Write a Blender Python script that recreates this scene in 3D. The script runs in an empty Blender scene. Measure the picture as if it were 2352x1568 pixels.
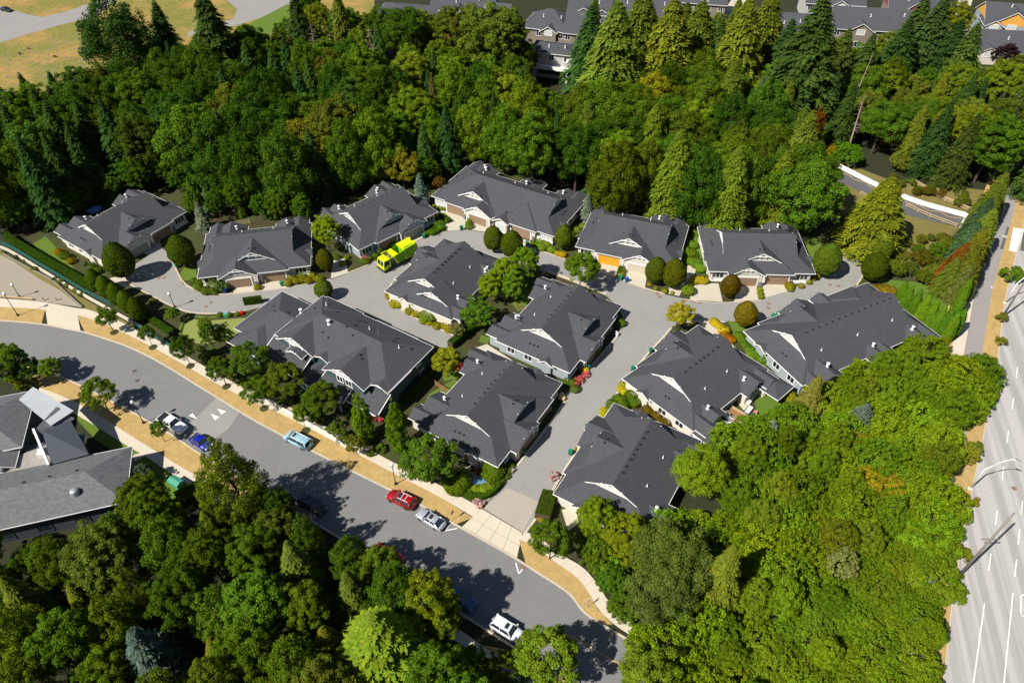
import bpy, bmesh, math, random
import numpy as np
from mathutils import Vector, Matrix, Quaternion
from mathutils.geometry import tessellate_polygon
R = math.radians
random.seed(7)
# ---------------------------------------------------------------- camera, sky, sun, exposure
scene = bpy.context.scene
FPX, PITCH, CAMH = 1640.0, R(44), 92.0          # focal length in units of a 2352 px wide picture, pitch, height
cam_d = bpy.data.cameras.new('camera'); cam_d.sensor_width = 36; cam_d.lens = FPX/2352*36
cam_d.clip_end = 3000; cam_d.clip_start = 1
cam = bpy.data.objects.new('camera', cam_d); scene.collection.objects.link(cam)
cam.location = (0, 0, CAMH); cam.rotation_euler = (R(90)-PITCH, 0, 0)
scene.camera = cam
SUN_AZ, SUN_EL = 35.0, 47.0                       # shadows run 35 degrees left of +Y's right hand
w = bpy.data.worlds.new('World'); scene.world = w; w.use_nodes = True
nt = w.node_tree; bg = nt.nodes['Background']
sky = nt.nodes.new('ShaderNodeTexSky'); sky.sky_type = 'NISHITA'; sky.sun_disc = False
sky.sun_elevation = R(SUN_EL); sky.sun_rotation = R(235); sky.air_density = 1.0; sky.dust_density = 0.6
nt.links.new(sky.outputs[0], bg.inputs[0]); bg.inputs[1].default_value = 0.05
sun_d = bpy.data.lights.new('sun', 'SUN'); sun_d.energy = 5.0; sun_d.angle = R(0.53); sun_d.color = (1, .95, .86)
sun = bpy.data.objects.new('sun', sun_d); scene.collection.objects.link(sun)
sd = Vector((math.cos(R(SUN_AZ))*math.cos(R(SUN_EL)), math.sin(R(SUN_AZ))*math.cos(R(SUN_EL)), -math.sin(R(SUN_EL))))
sun.rotation_euler = sd.to_track_quat('-Z', 'Y').to_euler(); sun.location = (0, 0, 150)
vs = scene.view_settings; vs.view_transform = 'Standard'; vs.look = 'None'; vs.exposure = 0.6; vs.gamma = 1
scene.cycles.max_bounces = 5; scene.cycles.diffuse_bounces = 3; scene.cycles.transmission_bounces = 3
C = scene.collection
def G(u, v, h=0.0):
    """world point at height h seen at pixel u, v of the 2352 x 1568 picture"""
    x = (u-1176)/FPX; y = (v-784)/FPX
    d = Vector((x, math.cos(PITCH)-y*math.sin(PITCH), -math.sin(PITCH)-y*math.cos(PITCH)))
    t = (h-CAMH)/d.z
    return Vector((d.x*t, d.y*t, h))
def G2(u, v, h=0.0):
    p = G(u, v, h); return (p.x, p.y)
# ---------------------------------------------------------------- materials
M = {}
def mat(name, col, rough=.8, metal=0, spec=.3, noise=None, bump=0, bscale=20, coat=0):
    """noise = (scale, amount, second colour or None)"""
    m = bpy.data.materials.new(name); m.use_nodes = True; t = m.node_tree; b = t.nodes['Principled BSDF']
    b.inputs['Base Color'].default_value = (*col, 1); b.inputs['Roughness'].default_value = rough
    b.inputs['Metallic'].default_value = metal; b.inputs['Specular IOR Level'].default_value = spec
    if coat: b.inputs['Coat Weight'].default_value = coat; b.inputs['Coat Roughness'].default_value = .05
    tc = None
    if noise:
        tc = t.nodes.new('ShaderNodeTexCoord')
        prev = None
        for k, (sc, am, c2) in enumerate(noise if isinstance(noise, list) else [noise]):
            n = t.nodes.new('ShaderNodeTexNoise'); n.inputs['Scale'].default_value = sc; n.inputs['Detail'].default_value = 6
            n.inputs['Roughness'].default_value = .62
            t.links.new(tc.outputs['Object'], n.inputs['Vector'])
            rp = t.nodes.new('ShaderNodeValToRGB'); rp.color_ramp.elements[0].position = .36; rp.color_ramp.elements[1].position = .66
            t.links.new(n.outputs['Fac'], rp.inputs['Fac'])
            mx = t.nodes.new('ShaderNodeMix'); mx.data_type = 'RGBA'
            c2 = c2 or tuple(max(0, x*.55) for x in col)
            if prev: t.links.new(prev, mx.inputs['A'])
            else: mx.inputs['A'].default_value = (*col, 1)
            mx.inputs['B'].default_value = (*c2, 1)
            ml = t.nodes.new('ShaderNodeMath'); ml.operation = 'MULTIPLY'; ml.inputs[1].default_value = am
            t.links.new(rp.outputs['Color'], ml.inputs[0]); t.links.new(ml.outputs[0], mx.inputs['Factor'])
            prev = mx.outputs['Result']
        t.links.new(prev, b.inputs['Base Color'])
    if bump:
        tc = tc or t.nodes.new('ShaderNodeTexCoord')
        n = t.nodes.new('ShaderNodeTexNoise'); n.inputs['Scale'].default_value = bscale; n.inputs['Detail'].default_value = 5
        t.links.new(tc.outputs['Object'], n.inputs['Vector'])
        bp = t.nodes.new('ShaderNodeBump'); bp.inputs['Strength'].default_value = bump; bp.inputs['Distance'].default_value = .1
        t.links.new(n.outputs['Fac'], bp.inputs['Height']); t.links.new(bp.outputs[0], b.inputs['Normal'])
    M[name] = m; return m
def leafmat(name, transl=.3):
    m = bpy.data.materials.new(name); m.use_nodes = True; t = m.node_tree; t.nodes.clear()
    o = t.nodes.new('ShaderNodeOutputMaterial'); oi = t.nodes.new('ShaderNodeObjectInfo'); at = t.nodes.new('ShaderNodeAttribute'); at.attribute_name = 'var'
    mu = t.nodes.new('ShaderNodeMix'); mu.data_type = 'RGBA'; mu.blend_type = 'MULTIPLY'; mu.inputs['Factor'].default_value = 1
    t.links.new(oi.outputs['Color'], mu.inputs['A']); t.links.new(at.outputs['Color'], mu.inputs['B'])
    d = t.nodes.new('ShaderNodeBsdfDiffuse'); tr = t.nodes.new('ShaderNodeBsdfTranslucent')
    hs = t.nodes.new('ShaderNodeHueSaturation'); hs.inputs['Value'].default_value = 1.5; hs.inputs['Hue'].default_value = .485
    gl = t.nodes.new('ShaderNodeBsdfGlossy'); gl.inputs['Roughness'].default_value = .5; gl.inputs['Color'].default_value = (1, 1, 1, 1)
    mx = t.nodes.new('ShaderNodeMixShader'); mx.inputs[0].default_value = transl
    m2 = t.nodes.new('ShaderNodeMixShader'); m2.inputs[0].default_value = .0
    t.links.new(mu.outputs['Result'], d.inputs[0]); t.links.new(mu.outputs['Result'], hs.inputs['Color']); t.links.new(hs.outputs[0], tr.inputs[0])
    t.links.new(d.outputs[0], mx.inputs[1]); t.links.new(tr.outputs[0], mx.inputs[2])
    t.links.new(mx.outputs[0], m2.inputs[1]); t.links.new(gl.outputs[0], m2.inputs[2]); t.links.new(m2.outputs[0], o.inputs[0])
    M[name] = m
leafmat('leaf', .2); leafmat('needle', .12)
mat('soil', (.026, .024, .012), .95, noise=[(.35, .7, (.022, .04, .008)), (2.5, .5, None)], bump=.6, bscale=3)
mat('mulch', (.06, .038, .022), .95, noise=[(.25, .95, (.05, .085, .012)), (1.2, .6, (.04, .06, .012)), (9, .6, None)], bump=.8, bscale=12)
mat('asphalt', (.185, .184, .184), .92, noise=[(.1, .7, (.15, .15, .152)), (.9, .5, (.21, .207, .205)), (3, .4, (.14, .14, .14)), (30, .4, (.12, .12, .12))])
mat('asphalt_new', (.105, .105, .11), .92, noise=[(.3, .5, (.085, .085, .09)), (30, .4, (.06, .06, .06))])
mat('lane', (.275, .268, .25), .92, noise=[(.1, .7, (.22, .217, .206)), (.7, .4, (.3, .29, .27)), (4, .3, (.2, .195, .185)), (28, .35, (.16, .155, .15))])
mat('arterial', (.4, .385, .37), .9, noise=[(.08, .4, (.34, .33, .32)), (1.5, .3, (.3, .29, .28)), (30, .25, (.25, .24, .23))])
mat('bikeway', (.27, .255, .245), .92, noise=[(.2, .5, (.23, .22, .215)), (30, .3, None)])
mat('concrete', (.56, .49, .39), .9, noise=[(.25, .4, (.47, .42, .34)), (4, .3, (.44, .39, .32)), (25, .2, None)])
mat('driveway', (.5, .45, .36), .9, noise=[(.5, .5, (.4, .37, .31)), (5, .3, (.38, .34, .28)), (25, .25, None)])
mat('apron', (.36, .325, .265), .9, noise=[(.3, .5, (.32, .29, .25)), (25, .3, None)])
mat('kerb', (.5, .43, .33), .9, noise=[(.6, .5, (.36, .32, .26)), (20, .3, None)])
mat('white_paint', (.8, .8, .78), .6, noise=(6, .25, (.55, .55, .53)))
mat('road_white', (.78, .78, .76), .7, noise=[(1.5, .35, (.5, .5, .48)), (12, .3, (.4, .4, .4))])
mat('road_yellow', (.62, .36, .05), .7, noise=(4, .4, (.35, .25, .1)))
mat('dry_grass', (.62, .41, .15), .97, noise=[(.22, .85, (.4, .25, .085)), (.8, .75, (.27, .22, .07)), (3, .6, (.62, .44, .2)), (9, .5, (.25, .17, .06)), (22, .5, (.25, .16, .06))], bump=.7, bscale=18)
mat('lawn', (.09, .165, .014), .95, noise=[(.4, .6, (.13, .16, .018)), (6, .5, (.05, .1, .01))], bump=.6, bscale=25)
mat('putting_green', (.2, .23, .055), .95, noise=[(.6, .4, (.17, .2, .05)), (20, .2, None)])
mat('gravel', (.31, .28, .24), .97, noise=[(.2, .5, (.4, .31, .18)), (3, .4, (.23, .21, .19)), (20, .4, None)], bump=.5, bscale=20)
mat('cemetery_grass', (.34, .2, .055), .97, noise=[(.045, 1.3, (.1, .135, .015)), (.2, .7, (.17, .16, .03)), (1.2, .4, (.42, .27, .11)), (3, .3, (.12, .1, .02))], bump=.4, bscale=10)
for n_ in M['cemetery_grass'].node_tree.nodes:
    if n_.type == 'VALTORGB': n_.color_ramp.elements[0].position = .44; n_.color_ramp.elements[1].position = .56
mat('meadow', (.2, .17, .05), .97, noise=[(.12, .7, (.08, .12, .02)), (.9, .5, (.28, .15, .05)), (6, .5, (.06, .06, .02))], bump=.8, bscale=8)
mat('shingle', (.068, .07, .081), .9, noise=[(.2, .4, (.058, .06, .07)), (.9, .4, (.078, .08, .092)), (4, .5, (.086, .088, .1)), (14, .6, (.036, .038, .045))], bump=.4, bscale=14)
mat('shingle_far', (.066, .068, .08), .9, noise=[(.25, .4, (.054, .056, .066)), (6, .4, None)])
mat('trim', (.8, .79, .77), .55)
mat('siding_cream', (.56, .52, .45), .8)
mat('siding_blue', (.27, .31, .33), .8)
mat('siding_taupe', (.2, .165, .13), .8)
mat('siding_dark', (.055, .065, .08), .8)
mat('siding_green', (.045, .075, .085), .8)
mat('stone', (.2, .19, .19), .9, noise=(3, .6, None), bump=.6, bscale=4)
mat('door_brown', (.25, .17, .11), .7)
mat('door_grey', (.3, .29, .27), .7)
mat('door_orange', (.68, .31, .02), .6)
mat('door_beige', (.5, .44, .36), .7)
mat('glass', (.02, .028, .035), .08, spec=.8)
mat('glass_blind', (.5, .52, .52), .3, spec=.6)
mat('metal_white', (.75, .75, .76), .4, spec=.5)
mat('metal_grey', (.42, .44, .46), .45, metal=.6)
mat('black', (.015, .015, .017), .6)
mat('dark_metal', (.03, .03, .032), .5, spec=.4)
mat('vent_dark', (.02, .02, .022), .8)
mat('wood', (.3, .16, .075), .85, noise=(5, .5, None))
mat('wood_pale', (.5, .36, .2), .85, noise=(4, .4, None))
mat('wood_red', (.22, .07, .04), .85, noise=(4, .5, None))
mat('pole_wood', (.22, .2, .16), .95, noise=(6, .5, None))
mat('bark', (.085, .06, .042), .95, noise=(5, .6, None), bump=.8, bscale=9)
mat('bark_pale', (.33, .25, .19), .95, noise=(5, .5, None))
mat('bin_green', (.006, .16, .085), .5, spec=.4)
mat('bin_blue', (.006, .08, .33), .5, spec=.4)
mat('tyre', (.018, .018, .018), .85)
mat('rim', (.5, .5, .52), .35, metal=.7)
mat('umbrella_blue', (.06, .2, .52), .8); mat('umbrella_navy', (.05, .12, .32), .8); mat('umbrella_red', (.62, .035, .03), .8)
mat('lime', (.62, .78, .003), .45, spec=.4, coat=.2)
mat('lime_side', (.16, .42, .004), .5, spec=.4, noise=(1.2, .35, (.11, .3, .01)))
mat('water', (.1, .22, .34), .05, spec=.7)
mat('kiosk_green', (.05, .25, .17), .5)
mat('fence_green', (.03, .16, .14), .5)
mat('rust', (.24, .14, .1), .8, noise=(8, .5, None))
mat('iron', (.085, .08, .078), .7, noise=(10, .4, None))
mat('flower_pink', (.65, .16, .2), .8); mat('flower_white', (.75, .68, .72), .8); mat('flower_red', (.6, .03, .03), .8); mat('flower_yellow', (.65, .55, .03), .8)
mat('cloth_white', (.75, .74, .78), .85); mat('cloth_navy', (.03, .03, .07), .85); mat('skin', (.45, .27, .19), .6)
mat('mattress', (.7, .7, .74), .85); mat('gutter_red', (.2, .03, .03), .7)
mat('siding_orange', (.62, .32, .06), .8); mat('siding_redbrown', (.22, .05, .045), .8); mat('siding_pale', (.4, .4, .38), .8)
mat('metal_roof', (.42, .44, .46), .5, noise=(1, .4, (.32, .33, .34)))
mat('roof_membrane', (.26, .25, .23), .9, noise=[(.8, .6, (.35, .33, .3)), (6, .4, None)])
def wear_streaks(name, ang, am=.35):
    """long worn wheel tracks along a road direction"""
    t = M[name].node_tree; b = t.nodes['Principled BSDF']; src = b.inputs['Base Color'].links[0].from_socket
    tc = t.nodes.new('ShaderNodeTexCoord'); mp = t.nodes.new('ShaderNodeMapping'); mp.vector_type = 'TEXTURE'; mp.inputs['Rotation'].default_value = (0, 0, ang); mp.inputs['Scale'].default_value = (60, 1.1, 1)
    n = t.nodes.new('ShaderNodeTexNoise'); n.inputs['Scale'].default_value = 1; n.inputs['Detail'].default_value = 4; t.links.new(tc.outputs['Object'], mp.inputs[0]); t.links.new(mp.outputs[0], n.inputs['Vector'])
    rp = t.nodes.new('ShaderNodeValToRGB'); rp.color_ramp.elements[0].position = .42; rp.color_ramp.elements[0].color = (1-am, 1-am, 1-am, 1); rp.color_ramp.elements[1].position = .6; rp.color_ramp.elements[1].color = (1.05, 1.05, 1.05, 1)
    t.links.new(n.outputs['Fac'], rp.inputs[0]); mx = t.nodes.new('ShaderNodeMix'); mx.data_type = 'RGBA'; mx.blend_type = 'MULTIPLY'; mx.inputs['Factor'].default_value = 1
    t.links.new(src, mx.inputs['A']); t.links.new(rp.outputs[0], mx.inputs['B']); t.links.new(mx.outputs['Result'], b.inputs['Base Color'])
wear_streaks('arterial', R(76), .2)
def shingle_old():
    """grey laminate shingles, each a few pixels: colour only"""
    m = mat('shingle_old', (.17, .175, .185), .9, noise=[(.5, .4, (.145, .15, .16)), (9, .6, (.11, .115, .12))])
    t = m.node_tree; b = t.nodes['Principled BSDF']; src = b.inputs['Base Color'].links[0].from_socket
    tc = t.nodes.new('ShaderNodeTexCoord'); br = t.nodes.new('ShaderNodeTexBrick'); br.inputs['Scale'].default_value = 1
    br.inputs['Brick Width'].default_value = .5; br.inputs['Row Height'].default_value = .25; br.inputs['Mortar Size'].default_value = .02
    br.inputs['Color1'].default_value = (1, 1, 1, 1); br.inputs['Color2'].default_value = (.72, .72, .72, 1); br.inputs['Mortar'].default_value = (.45, .45, .45, 1)
    t.links.new(tc.outputs['Object'], br.inputs['Vector'])
    mx = t.nodes.new('ShaderNodeMix'); mx.data_type = 'RGBA'; mx.blend_type = 'MULTIPLY'; mx.inputs['Factor'].default_value = 1
    t.links.new(src, mx.inputs['A']); t.links.new(br.outputs['Color'], mx.inputs['B']); t.links.new(mx.outputs['Result'], b.inputs['Base Color'])
shingle_old()
def shingle_rows():
    t = M['shingle'].node_tree; b = t.nodes['Principled BSDF']; src = b.inputs['Base Color'].links[0].from_socket
    tc = t.nodes.new('ShaderNodeTexCoord'); br = t.nodes.new('ShaderNodeTexBrick'); br.inputs['Scale'].default_value = 1
    br.inputs['Brick Width'].default_value = .33; br.inputs['Row Height'].default_value = .15; br.inputs['Mortar Size'].default_value = .012
    br.inputs['Color1'].default_value = (1.05, 1.05, 1.05, 1); br.inputs['Color2'].default_value = (.75, .75, .75, 1); br.inputs['Mortar'].default_value = (.55, .55, .55, 1)
    t.links.new(tc.outputs['Object'], br.inputs['Vector'])
    mx = t.nodes.new('ShaderNodeMix'); mx.data_type = 'RGBA'; mx.blend_type = 'MULTIPLY'; mx.inputs['Factor'].default_value = .7
    t.links.new(src, mx.inputs['A']); t.links.new(br.outputs['Color'], mx.inputs['B']); t.links.new(mx.outputs['Result'], b.inputs['Base Color'])
shingle_rows()
def paint(name, col, metal=.2):
    return mat(name, col, .32, metal=metal, spec=.5, coat=.6)
paint('paint_blue', (.003, .012, .32)); paint('paint_sky', (.3, .5, .6)); paint('paint_red', (.33, .004, .008)); paint('paint_silver', (.55, .58, .66), .5)
paint('paint_white', (.75, .76, .8), 0); paint('paint_black', (.012, .014, .02)); paint('paint_scarlet', (.5, .012, .008)); paint('paint_teal', (.02, .09, .2))
# ---------------------------------------------------------------- mesh helpers
def link(o, parent=None):
    C.objects.link(o)
    if parent is not None: o.parent = parent
    return o
def tag(o, label=None, cat=None, group=None, kind=None):
    if label: o['label'] = label
    if cat: o['category'] = cat
    if group: o['group'] = group
    if kind: o['kind'] = kind
    return o
def empty(name, loc=(0, 0, 0), rz=0.0, label=None, cat=None, group=None):
    o = bpy.data.objects.new(name, None); o.empty_display_size = .5
    o.location = loc; o.rotation_euler = (0, 0, rz); link(o); return tag(o, label, cat, group)
def copy_tree(o, parent=None):
    c = o.copy(); C.objects.link(c); c.parent = parent
    for ch in list(o.children): copy_tree(ch, c)
    return c
class MB:
    def __init__(s): s.v = []; s.f = []; s.m = []
    def add(s, vs, fs, mi=0):
        n = len(s.v); s.v += [tuple(p) for p in vs]; s.f += [tuple(i+n for i in f) for f in fs]; s.m += [mi]*len(fs); return s
    def box(s, x0, x1, y0, y1, z0, z1, mi=0, mtx=None):
        p = [Vector((x, y, z)) for z in (z0, z1) for y in (y0, y1) for x in (x0, x1)]
        if mtx is not None: p = [mtx @ q for q in p]
        return s.add(p, [(0, 2, 3, 1), (4, 5, 7, 6), (0, 1, 5, 4), (2, 6, 7, 3), (0, 4, 6, 2), (1, 3, 7, 5)], mi)
    def beam(s, a, b, wd, ht, mi=0, up=(0, 0, 1)):
        a, b = Vector(a), Vector(b); d = b-a; L = d.length
        if L < 1e-6: return s
        d /= L; u = Vector(up); sd_ = d.cross(u)
        if sd_.length < 1e-4: sd_ = d.cross(Vector((1, 0, 0)))
        sd_.normalize(); u = sd_.cross(d)
        p = [q+sd_*i*wd/2+u*j*ht/2 for q in (a, b) for i, j in ((-1, -1), (1, -1), (1, 1), (-1, 1))]
        return s.add(p, [(0, 1, 2, 3), (7, 6, 5, 4), (0, 4, 5, 1), (1, 5, 6, 2), (2, 6, 7, 3), (3, 7, 4, 0)], mi)
    def tube(s, pts, rad, n=7, mi=0, cap=True):
        pts = [Vector(p) for p in pts]; rings = []
        rad = rad if isinstance(rad, (list, tuple)) else [rad]*len(pts)
        vs = []
        for i, p in enumerate(pts):
            d = (pts[min(i+1, len(pts)-1)]-pts[max(i-1, 0)]).normalized()
            a = d.orthogonal().normalized() if abs(d.z) > .9 else d.cross(Vector((0, 0, 1))).normalized(); b = d.cross(a)
            if abs(d.z) > .9: a = Vector((1, 0, 0)); a = (a-d*a.dot(d)).normalized(); b = d.cross(a)
            vs += [p+(a*math.cos(2*math.pi*k/n)+b*math.sin(2*math.pi*k/n))*rad[i] for k in range(n)]
        fs = [(i*n+k, i*n+(k+1) % n, (i+1)*n+(k+1) % n, (i+1)*n+k) for i in range(len(pts)-1) for k in range(n)]
        if cap: fs += [tuple(range(n))[::-1], tuple(range((len(pts)-1)*n, len(pts)*n))]
        return s.add(vs, fs, mi)
    def slab(s, poly, th, mi=0, direction=(0, 0, -1)):
        d = Vector(direction)*th; n = len(poly); p = [Vector(q) for q in poly]
        return s.add(p+[q+d for q in p], [tuple(range(n)), tuple(range(n, 2*n))[::-1]]+[(i, i+n, (i+1) % n+n, (i+1) % n) for i in range(n)], mi)
    def prism(s, poly, z0, z1, mi=0):
        """poly: concave allowed, 2d points"""
        n = len(poly); tris = tessellate_polygon([[Vector((p[0], p[1], 0)) for p in poly]])
        vs = [(p[0], p[1], z1) for p in poly]
        fs = [tuple(t) for t in tris]
        if z0 is not None:
            vs += [(p[0], p[1], z0) for p in poly]; fs += [(i, (i+1) % n, (i+1) % n+n, i+n) for i in range(n)]
        return s.add(vs, fs, mi)
    def lathe(s, prof, c=(0, 0), n=12, mi=0):
        vs = [(c[0]+r*math.cos(2*math.pi*k/n), c[1]+r*math.sin(2*math.pi*k/n), z) for r, z in prof for k in range(n)]
        fs = [(i*n+k, i*n+(k+1) % n, (i+1)*n+(k+1) % n, (i+1)*n+k) for i in range(len(prof)-1) for k in range(n)]
        fs += [tuple(range(n))[::-1], tuple(range((len(prof)-1)*n, len(prof)*n))]
        return s.add(vs, fs, mi)
    def mesh(s, name, mats, smooth=False):
        me = bpy.data.meshes.new(name); me.from_pydata(s.v, [], s.f)
        for m_ in (mats if isinstance(mats, (list, tuple)) else [mats]): me.materials.append(M[m_])
        if any(s.m): me.polygons.foreach_set('material_index', s.m)
        bm = bmesh.new(); bm.from_mesh(me); bmesh.ops.recalc_face_normals(bm, faces=bm.faces); bm.to_mesh(me); bm.free()
        if smooth: me.polygons.foreach_set('use_smooth', [True]*len(me.polygons))
        me.update(); return me
    def build(s, name, mats, parent=None, smooth=False, loc=None, rz=0):
        o = bpy.data.objects.new(name, s.mesh(name, mats, smooth)); link(o, parent)
        if loc is not None: o.location = loc; o.rotation_euler = (0, 0, rz)
        return o
def px(pts, h=0): return [G2(u, v, h) for u, v in pts]
def smooth_line(pts, step=1.2, iters=2):
    """Chaikin corner cutting of an open polyline"""
    p = [Vector((a[0], a[1])) for a in pts]
    for _ in range(iters):
        q = [p[0]]
        for a, b in zip(p, p[1:]): q += [a*.75+b*.25, a*.25+b*.75]
        p = q+[p[-1]]
    return p
def resample(p, step):
    a = np.array([(q[0], q[1]) for q in p]); L = np.r_[0, np.cumsum(np.hypot(*np.diff(a, axis=0).T))]
    n = max(1, int(round(L[-1]/step))); t = np.linspace(0, L[-1], n+1)
    return [Vector((x, y)) for x, y in zip(np.interp(t, L, a[:, 0]), np.interp(t, L, a[:, 1]))]
def offset(p, d):
    p = [Vector((a[0], a[1])) for a in p]; out = []
    for i in range(len(p)):
        t = (p[min(i+1, len(p)-1)]-p[max(i-1, 0)]); t = t.normalized() if t.length else Vector((1, 0))
        out.append(p[i]+Vector((-t.y, t.x))*d)
    return out
def sheet(name, poly, z, m_, label=None, kind='structure', thick=None, parent=None):
    o = MB().prism(poly, None if thick is None else z-thick, z).build(name, m_, parent)
    if parent is None: tag(o, label, kind=kind)
    return o
def strip(mb, line, w0, w1, z0, z1, mi=0):
    """ribbon between two offsets of a line, as a low solid"""
    a = offset(line, w0); b = offset(line, w1); n = len(a)
    vs = []
    for i in range(n): vs += [(a[i].x, a[i].y, z0), (a[i].x, a[i].y, z1), (b[i].x, b[i].y, z1), (b[i].x, b[i].y, z0)]
    fs = []
    for i in range(n-1):
        k = 4*i
        fs += [(k, k+1, k+5, k+4), (k+1, k+2, k+6, k+5), (k+2, k+3, k+7, k+6)]
    fs += [(0, 1, 2, 3), (4*n-4, 4*n-3, 4*n-2, 4*n-1)]
    mb.add(vs, fs, mi)
def kerb(name, line, wd=.2, ht=.14, m_='kerb'):
    mb = MB(); strip(mb, line, 0, wd, 0, ht); o = mb.build(name, m_); return tag(o, kind='structure')
# ---------------------------------------------------------------- ground, roads, pavements
sheet('ground', [(-900, -300), (900, -300), (900, 1400), (-900, 1400)], 0, 'soil')
# street: upper kerb and lower kerb
UK = smooth_line(px([(-120, 735), (0, 737), (110, 747), (186, 762), (247, 781), (293, 797), (342, 820), (391, 848), (440, 879), (488, 908), (553, 949), (602, 978), (765, 1062), (880, 1119), (967, 1161), (1027, 1198), (1056, 1212), (1186, 1285), (1237, 1319), (1286, 1349), (1312, 1369), (1328, 1394), (1348, 1415), (1384, 1438), (1433, 1466), (1482, 1495), (1531, 1523), (1640, 1590), (1760, 1660)]), iters=2)
LK = smooth_line(px([(-140, 772), (-30, 800), (80, 838), (195, 887), (293, 939), (342, 966), (407, 1004), (455, 1038), (495, 1061), (596, 1124), (720, 1196), (880, 1294), (1040, 1394), (1198, 1495), (1320, 1572), (1480, 1680)]), iters=2)
sheet('street', [tuple(p) for p in UK]+[tuple(p) for p in LK[::-1]], .02, 'asphalt')
kerb('kerb', UK, .28); kerb('kerb', LK, -.28)
# lighter worn strip at the speed hump, painted triangles
hump = px([(430, 995), (510, 930), (528, 915), (590, 956), (560, 985), (470, 1045)])
sheet('speed_hump', px([(423, 985), (470, 940), (505, 905), (558, 938), (525, 985), (463, 1030)]), .045, 'lane')
def marks(name, polys, m_, z=.055):
    for p in polys: sheet(name, px(p), z, m_)
z5 = lambda x, y: (x/3.072, 727.3+y/3.072)
marks('painted_triangle', [[z5(1332, 700), z5(1360, 681), z5(1391, 721)], [z5(1300, 730), z5(1318, 720), z5(1342, 758)], [z5(1487, 685), z5(1549, 707), z5(1518, 730)], [z5(1534, 648), z5(1596, 668), z5(1563, 690)]], 'road_white')
z7 = lambda x, y: (765.6+x/3.072, 1071.9+y/3.072)
def vmark(a, b, c, wd=.16):
    A, B, D = (Vector(G2(*q)) for q in (a, b, c)); mb = MB()
    for p, q in ((A, B), (B, D)):
        t = (q-p).normalized(); n = Vector((-t.y, t.x))*wd/2
        mb.add([(*(p+n), .034), (*(p-n), .034), (*(q-n), .034), (*(q+n), .034)], [(0, 1, 2, 3)])
        mb.v[-1] = mb.v[-1]
    tag(mb.build('painted_parking_mark', 'road_white'), kind='structure')
vmark(z7(822, 405), z7(787, 450), z7(875, 433)); vmark(z7(1287, 675), z7(1309, 755), z7(1338, 715))
ctr = resample(px([z7(1672, 1188), z7(1850, 1290), z7(2090, 1430), z7(2300, 1550)]), 100)
mb = MB(); strip(mb, [Vector(G2(*z7(1672, 1188))), Vector(G2(*z7(1950, 1350))), Vector(G2(*z7(2300, 1550)))], -.07, .07, .02, .034); tag(mb.build('painted_centre_line', 'road_yellow'), kind='structure')
sheet('road_patch', px([(612, 975), (628, 968), (650, 978), (640, 986), (618, 984)]), .025, 'bikeway')
# lane through the houses
LANE_R = px([(1201, 1222), (1241, 1173), (1278, 1104), (1319, 1039), (1351, 982), (1388, 945), (1424, 888), (1453, 852), (1485, 811), (1520, 775), (1540, 752), (1565, 741), (1615, 735), (1665, 739), (1740, 735), (1830, 715), (1900, 690), (1966, 655), (1981, 631), (1991, 590), (1942, 570), (1930, 590), (1881, 636), (1849, 653), (1808, 670), (1747, 688), (1688, 694), (1615, 694), (1571, 686), (1527, 676), (1483, 664), (1445, 651), (1372, 624), (1300, 597), (1243, 577), (1210, 566), (1111, 534), (1068, 527), (1029, 530), (1011, 534), (975, 545), (900, 585), (850, 608), (800, 628), (760, 642), (700, 654), (600, 669), (540, 675), (500, 679), (450, 669), (420, 652), (405, 625), (397, 605), (383, 579), (373, 570), (345, 585), (305, 610), (290, 648), (333, 669), (400, 705), (440, 718), (483, 720), (563, 715), (640, 695), (720, 700), (800, 708), (850, 724), (900, 752), (960, 788), (1025, 800), (1042, 779), (1037, 768), (985, 748), (933, 721), (901, 696), (891, 675), (894, 655), (909, 637), (950, 604), (1010, 582), (1080, 580), (1160, 602), (1255, 625), (1328, 652), (1391, 678), (1420, 705), (1434, 735), (1432, 745), (1420, 774), (1399, 798), (1357, 845), (1310, 897), (1287, 946), (1245, 1000), (1201, 1058), (1152, 1121), (1107, 1167)])
sheet('lane', LANE_R, .02, 'lane')
def kerb_px(pts, wd, ht=.12):
    kerb('kerb', smooth_line(px(pts), iters=1), wd, ht)
kerb_px([(1104, 1166), (1152, 1121), (1201, 1058), (1245, 1000), (1287, 946), (1310, 897), (1357, 845), (1399, 798), (1420, 774), (1432, 745), (1434, 735)], .4)
kerb_px([(1201, 1224), (1241, 1173), (1278, 1104), (1319, 1039), (1351, 982), (1388, 945), (1424, 888), (1453, 852), (1485, 811), (1520, 775), (1540, 752)], -.4)
kerb_px([(1565, 741), (1615, 735), (1665, 739)], -.25); kerb_px([(1881, 636), (1849, 653), (1808, 670)], -.25)
kerb_px([(1527, 676), (1483, 664), (1445, 651)], -.25); kerb_px([(1571, 686), (1615, 694), (1688, 694), (1747, 688)], -.22, .05)
kerb_px([(1300, 597), (1243, 577), (1210, 566)], -.25); kerb_px([(1391, 678), (1328, 652), (1255, 625)], -.7)
kerb_px([(1042, 779), (1037, 768), (985, 748), (933, 721), (901, 696), (891, 675), (894, 655), (909, 637)], -.3)
kerb_px([(600, 669), (540, 675), (500, 679), (450, 669), (420, 652), (405, 625), (397, 605), (383, 579)], -.3)
kerb_px([(760, 642), (700, 654), (600, 669)], -.2, .05); kerb_px([(975, 545), (900, 585), (850, 608), (800, 628)], -.25)
kerb_px([(290, 648), (333, 669), (400, 705), (440, 718), (483, 720), (563, 715)], -.3)
kerb_px([(1991, 590), (1981, 631), (1966, 655)], .3)
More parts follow.
